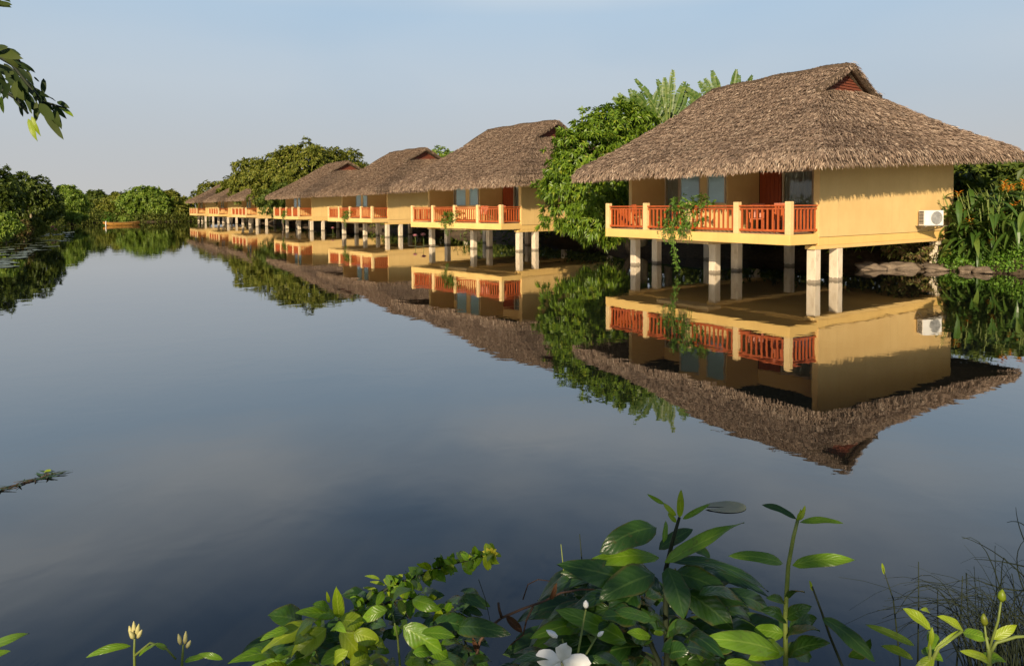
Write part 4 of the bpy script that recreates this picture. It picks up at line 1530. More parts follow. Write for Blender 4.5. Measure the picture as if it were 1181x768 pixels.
# ------------------------------------------------------------------ water lilies
def lily_pad(pos, rad, seed):
    r = random.Random(seed)
    m = MB()
    n = 22
    V = [(0, 0, .012)]
    for ring, f in ((1, .55), (2, 1.0)):
        for k in range(n):
            a = .18 + (2 * math.pi - .36) * k / (n - 1)
            rr = rad * f * (1 + .05 * math.sin(a * 3 + seed))
            V.append((rr * math.cos(a), rr * math.sin(a), .012 if ring == 1 else .014 + r.uniform(0, .05) * rad * (1 + math.sin(a * 2))))
    Fc = [(0, 1 + k, 2 + k) for k in range(n - 1)] + [(1 + k, 1 + n + k, 2 + n + k, 2 + k) for k in range(n - 1)]
    m.add(V, Fc)
    o = m.build('lily_pad', M['pad'], None, smooth=True)
    o.location = pos
    o.rotation_euler.z = r.uniform(0, 6.28)
    return o


def lotus(pos, hgt, rad, seed, label):
    r = random.Random(seed)
    root = empty('lotus', pos)
    tag(root, label, 'flower', 'pink lotus flowers on the pond')
    st = MB()
    st.tube([(0, 0, -.6), (.03, 0, hgt * .5), (0, 0, hgt)], [.018, .016, .014], 6)
    st.build('stem', M['stem'], root, smooth=True)
    fl = MB()
    for ring, (n, el, f) in enumerate(((7, .55, 1.0), (6, .95, .9), (5, 1.25, .8))):
        for k in range(n):
            a = k * 2 * math.pi / n + ring * .5 + r.uniform(-.1, .1)
            d = Vector((math.cos(a) * math.cos(el), math.sin(a) * math.cos(el), math.sin(el)))
            fl.blade((0, 0, hgt), Vector((0, 0, hgt)) + d * rad * f, rad * .5, (-d.x * .3, -d.y * .3, 1), -.15, .3, 6, 2)
    fl.build('petals', M['lotus'], root, smooth=True)


rl = random.Random(12)
for k in range(60):
    px = rl.uniform(-5, 82)
    lo = 288 - px * .28
    py = rl.uniform(lo - 7, lo + 22 - px * .13)
    w = on_water(px, py)
    if shore_dist(np.array([w.x]), np.array([w.y]))[0] > -.4: continue
    o = lily_pad(w, rl.uniform(.28, .55), 500 + k)
    tag(o, 'flat lily pad floating in the loose raft along the left bank', 'lily pad', 'lily pads floating along the left bank')
for k, (px, py, hgt, rd, lab) in enumerate([(60, 271, .7, .26, 'tallest pink lotus flower in the raft by the left bank'), 
                                            (63.5, 271.5, .5, .22, 'pink lotus on the open water side of the left raft'), (49.5, 275, .4, .26, 'low orange pink lotus between tall lotus and bank'),
                                            
                                            (478, 282.5, .55, .22, 'pink lotus left of a pair under the third house'), (487.5, 283, .62, .26, 'larger pink lotus right of a pair under the third house'), (383, 270, .5, .24, 'lone pink lotus under the floor of the fourth house')]):
    lotus(on_water(px, py), hgt, rd, 700 + k, lab)
for k, (px, py) in enumerate([(475, 284), (484, 285), (492, 283.6), (380, 271), (500, 284.4)]):
    tag(lily_pad(on_water(px, py), .3, 560 + k), 'lily pad around the pink lotus under the houses', 'lily pad', 'lily pads under the houses')

# floating twig with small leaves, floating leaf
random.seed(77)
fb_ = empty('floating_branch', on_water(20, 560))
tag(fb_, 'drifting leafy twig floating on the water at the left edge', 'branch')
o0 = fb_.location
st, lf, yl = MB(), MB(), MB()
main = [on_water(-30, 572), on_water(0, 566), on_water(20, 561), on_water(40, 555), on_water(55, 549.5)]
st.tube([(p - o0) + Vector((0, 0, .006)) for p in main], [.006, .0055, .005, .004, .002], 6)
for k in range(46):
    t = random.uniform(0, 3.99)
    i = int(t)
    p = main[i].lerp(main[i + 1], t - i) - o0
    a = random.uniform(0, 6.28)
    L = random.uniform(.05, .16)
    q = p + Vector((math.cos(a) * L * 1.3, math.sin(a) * L, random.uniform(.008, .02)))
    if k % 3 == 0: st.tube([p + Vector((0, 0, .012)), q], [.004, .002], 5)
    lf.blade(p + Vector((0, 0, .012)), q, L * .20, (0, 0, 1), .02, .05, 5, 2)
yl.blade(on_water(41, 550) - o0 + Vector((0, 0, .015)), on_water(50, 550) - o0 + Vector((0, 0, .03)), .05, (0, -.4, 1), .2, .2, 6, 2)
st.build('twig', M['brown_stem'], fb_, smooth=True)
lf.build('leaves', M['leaf_dark'], fb_, smooth=True)
yl.build('yellow_leaf', M['leaf_yellow'], fb_, smooth=True)
fl_ = lily_pad(on_water(838, 590), .15, 800)
tag(fl_, 'single dull leaf floating on open water above the big bush', 'leaf')
fl_.name = 'floating_leaf'
fl_.scale = (1.2, .7, .25)

# ------------------------------------------------------------------ tree standing beside the camera: shades the near plants, one branch hangs into view
def overhanging_tree():
    base = Vector((-4.0, -2.2, gz(-4.0, -2.2)))
    root = empty('overhanging_tree', base)
    tag(root, 'dark leafy branch of a tree hanging in from above at the left', 'tree')
    random.seed(31)
    r = np.random.default_rng(31)
    t = MB()
    top = Vector((.5, -.3, 2.9))
    t.tube([(0, 0, -.3), (.1, 0, .6), (.3, -.1, 1.7), top], [.26, .20, .17, .13], 10)
    tips = []
    # branch that enters the picture
    b1 = [top, Vector((.5, 1.6, 3.5)), Vector((.8, 3.8, 3.1)), at(-45, 50, 3.0) - base, at(-12, 62, 3.0) - base]
    t.tube(b1, [.09, .06, .035, .016, .010], 7)
    t.tube([b1[2], at(-60, 5, 3.0) - base, at(-8, 4, 3.0) - base], [.03, .012, .006], 6)
    crown = [(2.45, -2.4, 3.5, .75), (0.0, -1.2, 3.9, 1.1), (-0.9, -2.2, 3.5, 1.0), (3.0, -3.4, 4.2, .8), (.6, -2.9, 4.4, 1.0)]
    for (x, y, z, rad) in crown:
        c = Vector((x, y, z))
        m = top.lerp(c, .5) + Vector((0, 0, .3))
        t.tube([top, m, c], [.08, .055, .02], 6)
        for k in range(8):
            e = c + Vector((random.uniform(-1, 1), random.uniform(-1, 1), random.uniform(-.5, .8))) * rad
            t.tube([m.lerp(c, .6), e], [.02, .005], 5)
    t.build('trunk', M['bark'], root, smooth=True)
    V, Fc = rosettes([(x, y, z, rad, .75) for x, y, z, rad in crown], 430, 8, .17, .075, r, .6, .3, .3)
    np_mesh('crown', V, Fc, M['shade_tree'], root)
    # leaves along the bough before it reaches the picture
    bough = []
    for k in range(26):
        t_ = random.uniform(0.15, 0.92)
        seg = b1[1].lerp(b1[2], t_ * 2) if t_ < .5 else b1[2].lerp(b1[3], (t_ - .5) * 2)
        bough.append((seg.x - random.uniform(0, .25), seg.y + random.uniform(-.2, .05), seg.z + random.uniform(-.22, .22), .13, .8))
    V, Fc = rosettes(bough, 190, 7, .15, .06, r, .6, .4, .3)
    np_mesh('bough_leaves', V, Fc, M['shade_tree'], root)
    lf = MB()
    # drooping leaves along the visible branch, from the photo's positions
    spots = [(-4, 55, 12, 68), (2, 62, 32, 70), (8, 66, 30, 82), (10, 75, 28, 92), (-5, 70, 8, 92), (14, 60, 30, 66), (26, 78, 44, 100), (36, 82, 42, 98), (16, 88, 40, 104), (0, 92, 14, 116),
             (20, 98, 34, 118), (34, 106, 40, 132), (44, 102, 58, 128), (48, 112, 60, 124), (50, 120, 66, 140), (52, 125, 76, 162), (60, 112, 68, 118), (55, 92, 54, 112), (22, 108, 36, 130),
             (36, 138, 46, 164), (40, 135, 50, 158), (6, 112, 8, 132), (-8, 104, 6, 122), (66, 128, 74, 150), (72, 124, 88, 136), (70, 118, 84, 126), (56, 118, 66, 130), (12, 84, 22, 104), (28, 90, 46, 112), (-6, 80, 14, 84), (44, 90, 50, 96), (18, 70, 36, 76), (4, 92, 20, 110), (18, 104, 28, 126), (28, 100, 40, 120), (38, 92, 34, 116), (46, 118, 44, 142), (54, 130, 70, 150), (8, 98, 4, 122), (22, 84, 30, 108), (34, 96, 50, 116), (0, 76, 22, 88), (60, 122, 66, 142), (30, 112, 30, 136), (6, 58, 26, 62), (12, 66, 30, 72), (20, 72, 40, 84), (24, 92, 22, 116), (40, 98, 46, 120), (2, 84, 12, 100), (10, 92, 24, 98), (46, 106, 62, 114), (50, 110, 48, 134), (36, 110, 44, 130), (16, 96, 8, 116), (30, 74, 46, 86), (-6, 60, 16, 56), (64, 120, 80, 138)]
    yl = MB()
    for k, (x0, y0, x1, y1) in enumerate(spots):
        Y = 3.0 + random.uniform(-.22, .22)
        p, q = at(x0, y0, Y) - base, at(x1, y1, Y + random.uniform(-.08, .05)) - base
        (yl if k in (19, 20, 24, 21) else lf).blade(p, q, (q - p).length * random.uniform(.28, .40), (random.uniform(-.6, .6), -1, random.uniform(.2, .9)), random.uniform(-.1, .2), .25, 7, 2)
    for (x0, y0, x1, y1) in [(-6, 2, 14, 10), (-4, 4, 2, 20), (0, 6, 21, 12), (-4, 8, 22, 9), (0, 2, 12, 11), (-3, 12, 4, 18), (3, -4, 20, 6), (-6, -2, 6, 4)]:
        p, q = at(x0, y0, 3.0) - base, at(x1, y1, 2.96) - base
        lf.blade(p, q, (q - p).length * .34, (.2, -1, .6), .1, .2, 7, 2)
    lf.build('branch_leaves', M['shade_tree'], root, smooth=True)
    yl.build('bright_leaves', M['leaf_yellow'], root, smooth=True)
    tw = MB()
    for pl_ in ([(-20, 60), (0, 64), (20, 76), (38, 100), (52, 118), (72, 124), (80, 126)], [(-20, 105), (10, 106), (24, 116), (36, 132)], [(-20, 58), (12, 60), (28, 72)], [(52, 118), (58, 132), (70, 152)]):
        tw.tube([at(x, y, 3.0) - base for x, y in pl_], [.012 * (1 - .8 * i / len(pl_)) for i in range(len(pl_))], 5)
    tw.build('twigs', M['dark_stem'], root, smooth=True)


overhanging_tree()

# ------------------------------------------------------------------ plants on the near bank
def rooted(name, label, cat, px, Y, group=None):
    X = (px - 590) / F_PX * Y
    o = empty(name, (X, Y, gz(X, Y)))
    tag(o, label, cat, group)
    return o


def L_(mb, root, x0, y0, x1, y1, wpx, Y, Y2=None, nrm=(0, -.45, 1), bend=.12, fold=.22, **kw):
    p, q = at(x0, y0, Y), at(x1, y1, Y2 if Y2 is not None else Y)
    mb.blade(p - root.location, q - root.location, wpx * Y / F_PX, nrm, bend, fold, **kw)


def stem_px(mb, root, pts, Y, r0, r1, down=True):
    P = [at(x, y, Y) - root.location for x, y in pts]
    if down:
        P = [Vector((P[0].x * .4, P[0].y * .5, -.05)), Vector((P[0].x * .8, P[0].y, P[0].z * .5))] + P
    n_ = len(P)
    mb.tube(P, [r0 + (r1 - r0) * i / (n_ - 1) for i in range(n_)], 7)


def filler(mb, root, n, bx, Y, Lp, wr, seed, down=.3):
    """Extra leaves of a plant, radiating from its middle inside a box of photo pixels (x0, x1, y0, y1)."""
    r = random.Random(seed)
    for k in range(n):
        x, y = r.uniform(bx[0], bx[1]), r.uniform(bx[2], bx[3])
        yy = Y + r.uniform(-.12, .30)
        cxm = (bx[0] + bx[1]) / 2
        L = Lp * r.uniform(.6, 1.15)
        a = r.gauss(math.atan2(.5, (x - cxm) / max(1, bx[1] - bx[0]) * 3), .6)
        L_(mb, root, x, y, x + math.cos(a) * L, y - math.sin(a) * L * .35 + down * L * r.random(), L * wr * r.uniform(.8, 1.2), yy, yy - r.uniform(-.08, .12),
           (r.uniform(-.5, .5), -r.uniform(.1, .9), 1), r.uniform(.05, .28), .2, curl=-r.uniform(0, .35))


def flower_white(root, px, py, Y, rpx):
    c = at(px, py, Y) - root.location
    m = MB()
    s = rpx * Y / F_PX
    for k in range(5):
        a = k * 2 * math.pi / 5 + .15
        d = Vector((math.cos(a), -.25, math.sin(a) * .8))
        m.blade(c, c + d * s, s * 1.02, (0, -1, .35), .10, .02, 8, 4, .75)
    m.build('flower', M['petal'], root, smooth=True)
    k_ = MB()
    for j in range(5):
        k_.tube([c + Vector((0, -.002, 0)), c + Vector((random.uniform(-.006, .006), -.014, random.uniform(-.006, .008)))], [.0018, .0022], 5)
    k_.build('stamens', M['bud'], root)


def bud(mat, root, px, py, hpx, wpx, Y, tilt=0.0):
    mb = MB()
    c = at(px, py, Y) - root.location
    h, w_ = hpx * Y / F_PX, wpx * Y / F_PX
    d = Vector((math.sin(tilt), 0, math.cos(tilt)))
    mb.tube([c, c + d * h * .3, c + d * h * .65, c + d * h], [w_ * .25, w_ * .5, w_ * .42, w_ * .08], 8)
    return mb.build('bud', M[mat], root, smooth=True)


# --- large glossy bush in the middle
random.seed(101)
rt = rooted('glossy_bush', 'large glossy dark green bush with big leaves and a yellow shoot at its top', 'bush', 760, 1.75)
dk, md, yl, st = MB(), MB(), MB(), MB()
Y = 1.72
L_(dk, rt, 757, 614, 690, 644, 44, Y, Y - .05, (-.3, -.6, 1), .22)
L_(md, rt, 767, 656, 860, 608, 26, Y - .05, Y - .1, (.2, -.7, 1), .06, .3)
L_(dk, rt, 773, 655, 889, 691, 24, Y, Y - .05, (.2, -.3, 1), .22)
L_(md, rt, 760, 650, 673, 657, 28, Y, Y - .05, (-.2, -.6, 1), .16)
L_(dk, rt, 748, 688, 640, 658, 44, Y - .03, Y - .08, (-.2, -.8, 1), .14)
L_(dk, rt, 735, 676, 645, 668, 40, Y + .05, Y, (0, -.7, 1), .15)
L_(dk, rt, 755, 670, 690, 700, 48, Y - .06, Y - .12, (-.4, -.9, .8), .2)
L_(dk, rt, 770, 662, 789, 724, 46, Y - .06, Y - .14, (.4, -1, .6), .15)
L_(dk, rt, 778, 668, 842, 694, 40, Y - .02, Y - .08, (.3, -.9, .8), .18)
L_(dk, rt, 790, 690, 848, 736, 46, Y - .04, Y - .10, (.5, -1, .6), .18)
L_(dk, rt, 760, 640, 800, 616, 22, Y + .06, Y + .1, (.2, -.5, 1), .1)
L_(dk, rt, 735, 690, 700, 728, 44, Y - .08, Y - .15, (-.5, -1, .5), .15)
L_(md, rt, 722, 751, 638, 712, 34, Y - .12, Y - .16, (-.2, -.8, 1), .14)
L_(md, rt, 750, 745, 722, 740, 18, Y - .14, Y - .18, (-.2, -.8, 1), .1)
L_(dk, rt, 820, 650, 796, 636, 18, Y, Y + .05, (.2, -.7, 1), .1)
L_(dk, rt, 710, 720, 655, 705, 36, Y + .08, Y + .05, (-.2, -.6, 1), .15)
L_(dk, rt, 700, 745, 640, 735, 36, Y + .1, Y + .05, (-.2, -.6, 1), .15)
L_(dk, rt, 800, 730, 840, 745, 30, Y, Y - .05, (.3, -.8, 1), .15)
filler(dk, rt, 46, (655, 835, 690, 790), Y, 85, .46, 3)
filler(dk, rt, 34, (670, 830, 660, 730), Y + .12, 74, .5, 4)
filler(dk, rt, 46, (640, 850, 735, 815), Y + .05, 80, .5, 5)
filler(md, rt, 16, (650, 850, 700, 790), Y - .06, 62, .45, 6)
filler(dk, rt, 30, (700, 830, 680, 790), Y - .10, 66, .5, 7)
L_(yl, rt, 784, 602, 786, 569, 12, Y, Y, (0, -1, .2), .04, .35)
L_(yl, rt, 780, 600, 764, 584, 9, Y, Y, (-.3, -1, .5), .1)
L_(md, rt, 766, 586, 746, 574, 7, Y, Y, (-.3, -1, .5), .1)
L_(md, rt, 788, 604, 820, 586, 9, Y, Y - .03, (.3, -1, .8), .12)
L_(md, rt, 765, 632, 768, 606, 10, Y - .02, Y, (.3, -1, .3), .06)
L_(yl, rt, 780, 608, 770, 597, 8, Y, Y, (-.2, -1, .4), .05)
for pts in ([(770, 770), (768, 720), (768, 665), (776, 630), (784, 602)], [(760, 775), (740, 730), (735, 690)], [(770, 765), (790, 720), (800, 690)], [(755, 775), (720, 750), (700, 735)]):
    stem_px(st, rt, pts, Y + .02, .011, .004)
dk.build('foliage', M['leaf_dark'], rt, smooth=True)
md.build('bright_leaves', M['leaf_mid'], rt, smooth=True)  # young shoots, and outer leaves whose sunlit look is in the colour
yl.build('yellow_leaves', M['leaf_yellow'], rt, smooth=True)
st.build('stems', M['dark_stem'], rt, smooth=True)

# --- white flowering plant below it
rt = rooted('flowering_plant', 'low plant with one white five petalled flower and cream buds', 'plant', 650, 1.45)
flower_white(rt, 645, 775, 1.45, 35)
m = MB()
for (x, y, h, w_, tl) in ((674, 710, 9, 7, 0), (640, 745, 15, 7, -1.0), (688, 744, 9, 5, .9)):
    bud('petal', rt, x, y, h, w_, 1.45, tl)
s = MB()
for (x, y) in ((645, 775), (674, 712), (646, 748), (686, 746)):
    stem_px(s, rt, [(660, 790), (x, y)], 1.46, .005, .002)
s.build('stems', M['stem'], rt, smooth=True)
d = MB()
filler(d, rt, 12, (600, 700, 765, 800), 1.5, 60, .4, 8)
d.build('foliage', M['leaf_dark'], rt, smooth=True)

# --- upright stalk plant
rt = rooted('stalk_plant', 'upright green stalk with paired bright leaves and a pointed tip, taller than its neighbours', 'plant', 912, 1.6)
md, dk, st, yl = MB(), MB(), MB(), MB()
Y = 1.6
stem_px(st, rt, [(910, 775), (909, 720), (912, 660), (918, 625), (923, 604)], Y, .0075, .004)
L_(dk, rt, 921, 604, 880, 587, 13, Y, Y + .05, (0, -.5, 1), .2)
L_(md, rt, 925, 608, 976, 609, 12, Y, Y - .04, (0, -.7, 1), .22)
L_(md, rt, 917, 659, 991, 653, 22, Y, Y - .05, (.1, -.8, 1), .20)
L_(md, rt, 906, 657, 841, 648, 20, Y, Y - .03, (-.1, -.8, 1), .16)
L_(yl, rt, 922, 606, 931, 588, 9, Y, Y, (0, -1, .2), .05, .4)
L_(yl, rt, 921, 606, 926, 592, 7, Y - .01, Y - .01, (.4, -1, .2), .05, .4)
L_(md, rt, 902, 765, 811, 747, 34, Y - .05, Y - .1, (-.1, -.8, 1), .2)
for (a, b_, c_, d_, w_) in ((910, 722, 940, 708, 22), (908, 725, 880, 712, 22), (910, 745, 950, 738, 28), (908, 742, 872, 736, 26), (912, 768, 962, 752, 30), (910, 760, 940, 770, 30), (906, 758, 866, 772, 30), (914, 735, 946, 722, 24), (910, 700, 932, 692, 15), (908, 704, 886, 698, 14)):
    L_(dk if random.random() < .7 else md, rt, a, b_, c_, d_, w_, Y, Y - random.uniform(-.05, .1), (random.uniform(-.3, .3), -.8, 1), .15)
st.build('stem', M['stem'], rt, smooth=True)
md.build('leaves', M['leaf_mid'], rt, smooth=True)
dk.build('lower_leaves', M['leaf_dark'], rt, smooth=True)
yl.build('leaf_tip', M['leaf_yellow'], rt, smooth=True)

# --- dark single blade and thin rushes
rt = rooted('broad_blade_plant', 'single broad dark blade leaning right beside the upright stalk', 'plant', 985, 1.7)
m, s = MB(), MB()
L_(m, rt, 953, 722, 1016, 776, 30, 1.7, 1.6, (.4, -.7, .8), .15)
L_(m, rt, 985, 770, 1010, 748, 22, 1.75, 1.7, (.2, -.8, .8), .15)
stem_px(s, rt, [(985, 800), (962, 745), (952, 716), (940, 684)], 1.7, .005, .0025)
m.build('blade', M['leaf_dark'], rt, smooth=True)
s.build('stem', M['dark_stem'], rt, smooth=True)
bd = MB()
L_(bd, rt, 941, 690, 937, 677, 5, 1.7, 1.7, (0, -1, .2), .05)
bd.build('bud', M['leaf_yellow'], rt, smooth=True)

RUSH = [(1045, 775, 1036, 700, 1023, 662, 'straight rush stem with a pale tip, left of the yellow leaved plant'), (1066, 780, 1066, 710, 1065, 655, 'upright rush behind the yellow leaves'),
        (1090, 780, 1089, 730, 1088, 690, 'short rush between yellow leaves and dark tangle'), (1112, 780, 1116, 715, 1117, 672, 'rush at the edge of the dark tangled grass'),
        (650, 700, 648, 665, 645, 634, 'fine rush over the left shoulder of the glossy bush'), (672, 690, 670, 660, 667, 622, 'fine taller rush over the glossy bush')]
for k, (x0, y0, x1, y1, x2, y2, lab) in enumerate(RUSH):
    Yk = 1.9 if x0 > 900 else 1.85
    rt = rooted('rush', lab, 'rush', x0, Yk, 'thin rushes on the near bank')
    m = MB()
    stem_px(m, rt, [(x0, y0), (x1, y1), (x2, y2)], Yk, .004, .0012)
    m.build('stem', M['dark_stem'] if k != 4 else M['stem'], rt, smooth=True)
    if k == 0:
        b_ = MB()
        L_(b_, rt, 1025, 670, 1022, 656, 5, Yk, Yk, (0, -1, .1), .02)
        b_.build('tip', M['leaf_yellow'], rt, smooth=True)

# --- yellow leaved plant at right
rt = rooted('yellow_leaved_plant', 'sunlit yellow green plant with cupped leaves in the lower right corner', 'plant', 1075, 1.5)
m, s, g2 = MB(), MB(), MB()
Y = 1.5
for (a, b_, c_, d_, w_) in ((1080, 736, 1047, 711, 20), (1119, 738, 1088, 720, 15), (1062, 756, 1003, 730, 13), (1060, 772, 1022, 756, 15), (1085, 762, 1117, 736, 8), (1154, 748, 1183, 730, 15), (1150, 775, 1115, 762, 15), (1078, 760, 1082, 732, 9), (1084, 770, 1062, 790, 18), (1078, 715, 1068, 712, 8)):
    L_(m, rt, a, b_, c_, d_, w_, Y, Y + random.uniform(-.05, .05), (random.uniform(-.2, .2), -.8, 1), .12, .3)
for (a, b_, c_, d_, w_) in ((1082, 738, 1080, 760, 20), (1119, 740, 1150, 748, 20), (1070, 762, 1096, 775, 22), (1140, 770, 1170, 775, 24)):
    L_(g2, rt, a, b_, c_, d_, w_, Y + .04, Y, (0, -.8, 1), .1, .3)
stem_px(s, rt, [(1078, 790), (1080, 765), (1080, 738)], Y, .006, .003)
stem_px(s, rt, [(1078, 785), (1090, 758), (1118, 738)], Y, .005, .003, False)
stem_px(s, rt, [(1150, 800), (1150, 765), (1146, 745)], Y, .007, .003, False)
stem_px(s, rt, [(1150, 768), (1158, 752), (1181, 745), (1200, 744)], Y, .004, .003, False)
b2 = MB()
bud('leaf_yellow', rt, 1163, 702, 14, 9, Y, .1)
bud('leaf_yellow', rt, 1144, 731, 14, 8, Y, -.1)
stem_px(s, rt, [(1150, 760), (1160, 725), (1163, 702)], Y, .003, .002, False)
stem_px(s, rt, [(1148, 760), (1144, 731)], Y, .003, .002, False)
m.build('leaves', M['leaf_yellow'], rt, smooth=True)
g2.build('lower_leaves', M['leaf_mid'], rt, smooth=True)
s.build('stems', M['stem'], rt, smooth=True)

# --- dark tangle of fine grass on the right edge
tg = MB()
rr = random.Random(55)


def arc(p0, p1, p2, n=9):
    return [p0 * (1 - t) ** 2 + p1 * 2 * t * (1 - t) + p2 * t * t for t in np.linspace(0, 1, n)]


for k in range(210):
    Yk = 2.0 + rr.uniform(-.25, .35)
    px0 = rr.uniform(1125, 1250)
    b_ = at(px0, 800, Yk)
    base = Vector((b_.x, b_.y, gz(b_.x, b_.y)))
    L = rr.uniform(50, 170)
    a = rr.gauss(1.9, .55)
    ctrl = at(px0 + math.cos(a) * L * .35 + rr.uniform(-15, 15), 780 - L * rr.uniform(.6, 1.15), Yk + rr.uniform(-.05, .05))
    e = at(px0 + math.cos(a) * L * rr.uniform(.8, 1.5) + rr.uniform(-20, 20), 785 - L * rr.uniform(.25, .95), Yk + rr.uniform(-.12, .12))
    pts = [base, base.lerp(b_, .7)] + arc(b_, ctrl, e)
    r0 = rr.uniform(.0014, .0028)
    tg.tube(pts, [r0 * (1 - .85 * i / len(pts)) for i in range(len(pts))], 4)
for (q0, q1, q2) in [((1215, 700), (1165, 640), (1115, 625)), ((1215, 668), (1165, 652), (1130, 652)), ((1195, 760), (1130, 715), (1068, 682)), ((1205, 660), (1180, 620), (1178, 590)), ((1205, 720), (1165, 650), (1190, 628)), ((1200, 690), (1150, 690), (1120, 668)), ((1210, 640), (1190, 600), (1168, 608))]:
    tg.tube(arc(at(*q0, 2.0), at(*q1, 2.0), at(*q2, 2.03)), [.0028 * (1 - .85 * i / 9) for i in range(9)], 5)
o = tg.build('tangled_grass', M['dark_stem'], None, smooth=True)
tag(o, 'dark tangle of fine arching grass at the lower right edge', 'grass', kind='stuff')

# --- left leafy plant
random.seed(202)
rt = rooted('broad_leaf_plant', 'low sunlit plant of broad yellow green leaves, left of the dead stem', 'plant', 400, 1.55)
md, yl, dk, st = MB(), MB(), MB(), MB()
Y = 1.55
for (a, b_, c_, d_, w_, t_) in ((380, 719, 332, 716, 22, 0), (352, 728, 291, 764, 34, 1), (368, 735, 325, 772, 34, 1), (384, 722, 381, 684, 20, 1), (372, 704, 369, 690, 6, 1), (384, 724, 412, 728, 30, 1), (385, 735, 415, 775, 34, 1), (400, 740, 430, 750, 26, 1),
                                (459, 732, 504, 762, 38, 0), (478, 752, 512, 772, 26, 0), (470, 700, 505, 712, 22, 0), (448, 704, 470, 688, 20, 0), (440, 712, 410, 726, 22, 0), (352, 752, 345, 775, 24, 0), (395, 760, 360, 778, 26, 0), (372, 712, 352, 706, 16, 0)):
    L_(yl if t_ else md, rt, a, b_, c_, d_, w_, Y, Y - random.uniform(-.04, .1), (random.uniform(-.3, .3), -.9, .9), random.uniform(.08, .22), .2)
filler(md, rt, 34, (305, 505, 730, 795), Y + .05, 44, .6, 21)
filler(yl, rt, 14, (310, 430, 735, 790), Y, 40, .6, 24)
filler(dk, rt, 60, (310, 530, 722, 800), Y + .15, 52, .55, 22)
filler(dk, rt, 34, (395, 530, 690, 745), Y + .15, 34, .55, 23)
filler(md, rt, 20, (395, 520, 690, 770), Y + .1, 28, .55, 25)
for pts in ([(390, 790), (385, 740), (382, 720)], [(455, 790), (452, 745), (446, 716)], [(360, 790), (352, 740)]):
    stem_px(st, rt, pts, Y + .08, .004, .002)
md.build('green_leaves', M['leaf_mid'], rt, smooth=True)
yl.build('yellow_leaves', M['leaf_yellow'], rt, smooth=True)
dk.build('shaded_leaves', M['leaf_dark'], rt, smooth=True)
st.build('stems', M['stem'], rt, smooth=True)

# --- vine spray reaching right
rt = rooted('vine_spray', 'long arching spray of small round leaves ending in a bright yellow tip', 'vine', 420, 1.7)
md, yl, st, fl = MB(), MB(), MB(), MB()
Y = 1.7
path = [(396, 718), (420, 700), (442, 686), (465, 676), (490, 666), (515, 658), (540, 652), (566, 643)]
stem_px(st, rt, path, Y, .006, .0015)
path2 = [(410, 725), (440, 704), (465, 698), (490, 706), (515, 716), (538, 722)]
stem_px(st, rt, path2, Y + .04, .004, .0012, False)
stem_px(st, rt, [(515, 716), (530, 745), (538, 775)], Y + .04, .003, .003, False)
stem_px(st, rt, [(548, 676), (556, 700), (562, 730)], Y, .001, .0007, False)
for pth, n_, yy, sz in ((path, 120, Y, 20), (path2, 44, Y + .04, 23)):
    for k in range(n_):
        t = random.uniform(0, len(pth) - 1.01)
        i = int(t)
        x = pth[i][0] + (pth[i + 1][0] - pth[i][0]) * (t - i)
        y = pth[i][1] + (pth[i + 1][1] - pth[i][1]) * (t - i)
        a = random.choice([random.uniform(-2.6, -.6), random.uniform(.5, 2.4)])
        L = sz * random.uniform(.6, 1.15)
        up = math.sin(a) < 0
        L_(yl if (random.random() < .22 or x > 555) else md, rt, x, y, x + math.cos(a) * L, y + math.sin(a) * L * (.6 if up else .9), L * .62, yy + random.uniform(-.05, .05), yy + random.uniform(-.08, .05), (random.uniform(-.5, .5), -.8, .8), .1, .15, nl=6, nw=2)
for (x, y) in ((418, 671), (416, 685), (424, 678)):
    L_(yl, rt, x + 14, y + 5, x - 4, y + 1, 6, Y, Y, (0, -.8, 1), .2, nl=6, nw=2)
for k in range(9):
    a = k * .7
    L_(fl, rt, 562, 645, 562 + 10 * math.cos(a), 645 + 8 * math.sin(a), 7, Y, Y - .02, (0, -1, .5), .1, nl=5, nw=2)
md.build('leaves', M['leaf_mid'], rt, smooth=True)
yl.build('pale_leaves', M['leaf_yellow'], rt, smooth=True)
st.build('stem', M['dark_stem'], rt, smooth=True)
fl.build('yellow_tip', M['yellow_flower'], rt, smooth=True)

# --- dead brown stem
rt = rooted('dead_stem', 'dry brown bent stem with one curled dead leaf', 'stem', 543, 1.65)
s, d = MB(), MB()
stem_px(s, rt, [(543, 775), (549, 750), (560, 734), (575, 722), (600, 711), (625, 702), (645, 692), (668, 688), (684, 688)], 1.65, .0045, .002)
stem_px(s, rt, [(575, 722), (572, 712), (571, 704)], 1.65, .004, .003, False)
stem_px(s, rt, [(612, 708), (604, 725), (600, 742), (585, 755)], 1.65, .003, .0015, False)
stem_px(s, rt, [(600, 700), (606, 682), (618, 676), (632, 678)], 1.7, .0018, .001, False)
for q in ((580, 720, 599, 740, 13), (546, 762, 540, 745, 8), (632, 700, 640, 680, 9)):
    d = MB()
    L_(d, rt, *q, 1.65, 1.64, (.3, -1, .3), .12, .5)
    d.build('dead_leaf', M['leaf_dead'], rt, smooth=True)
s.build('stalk', M['brown_stem'], rt, smooth=True)

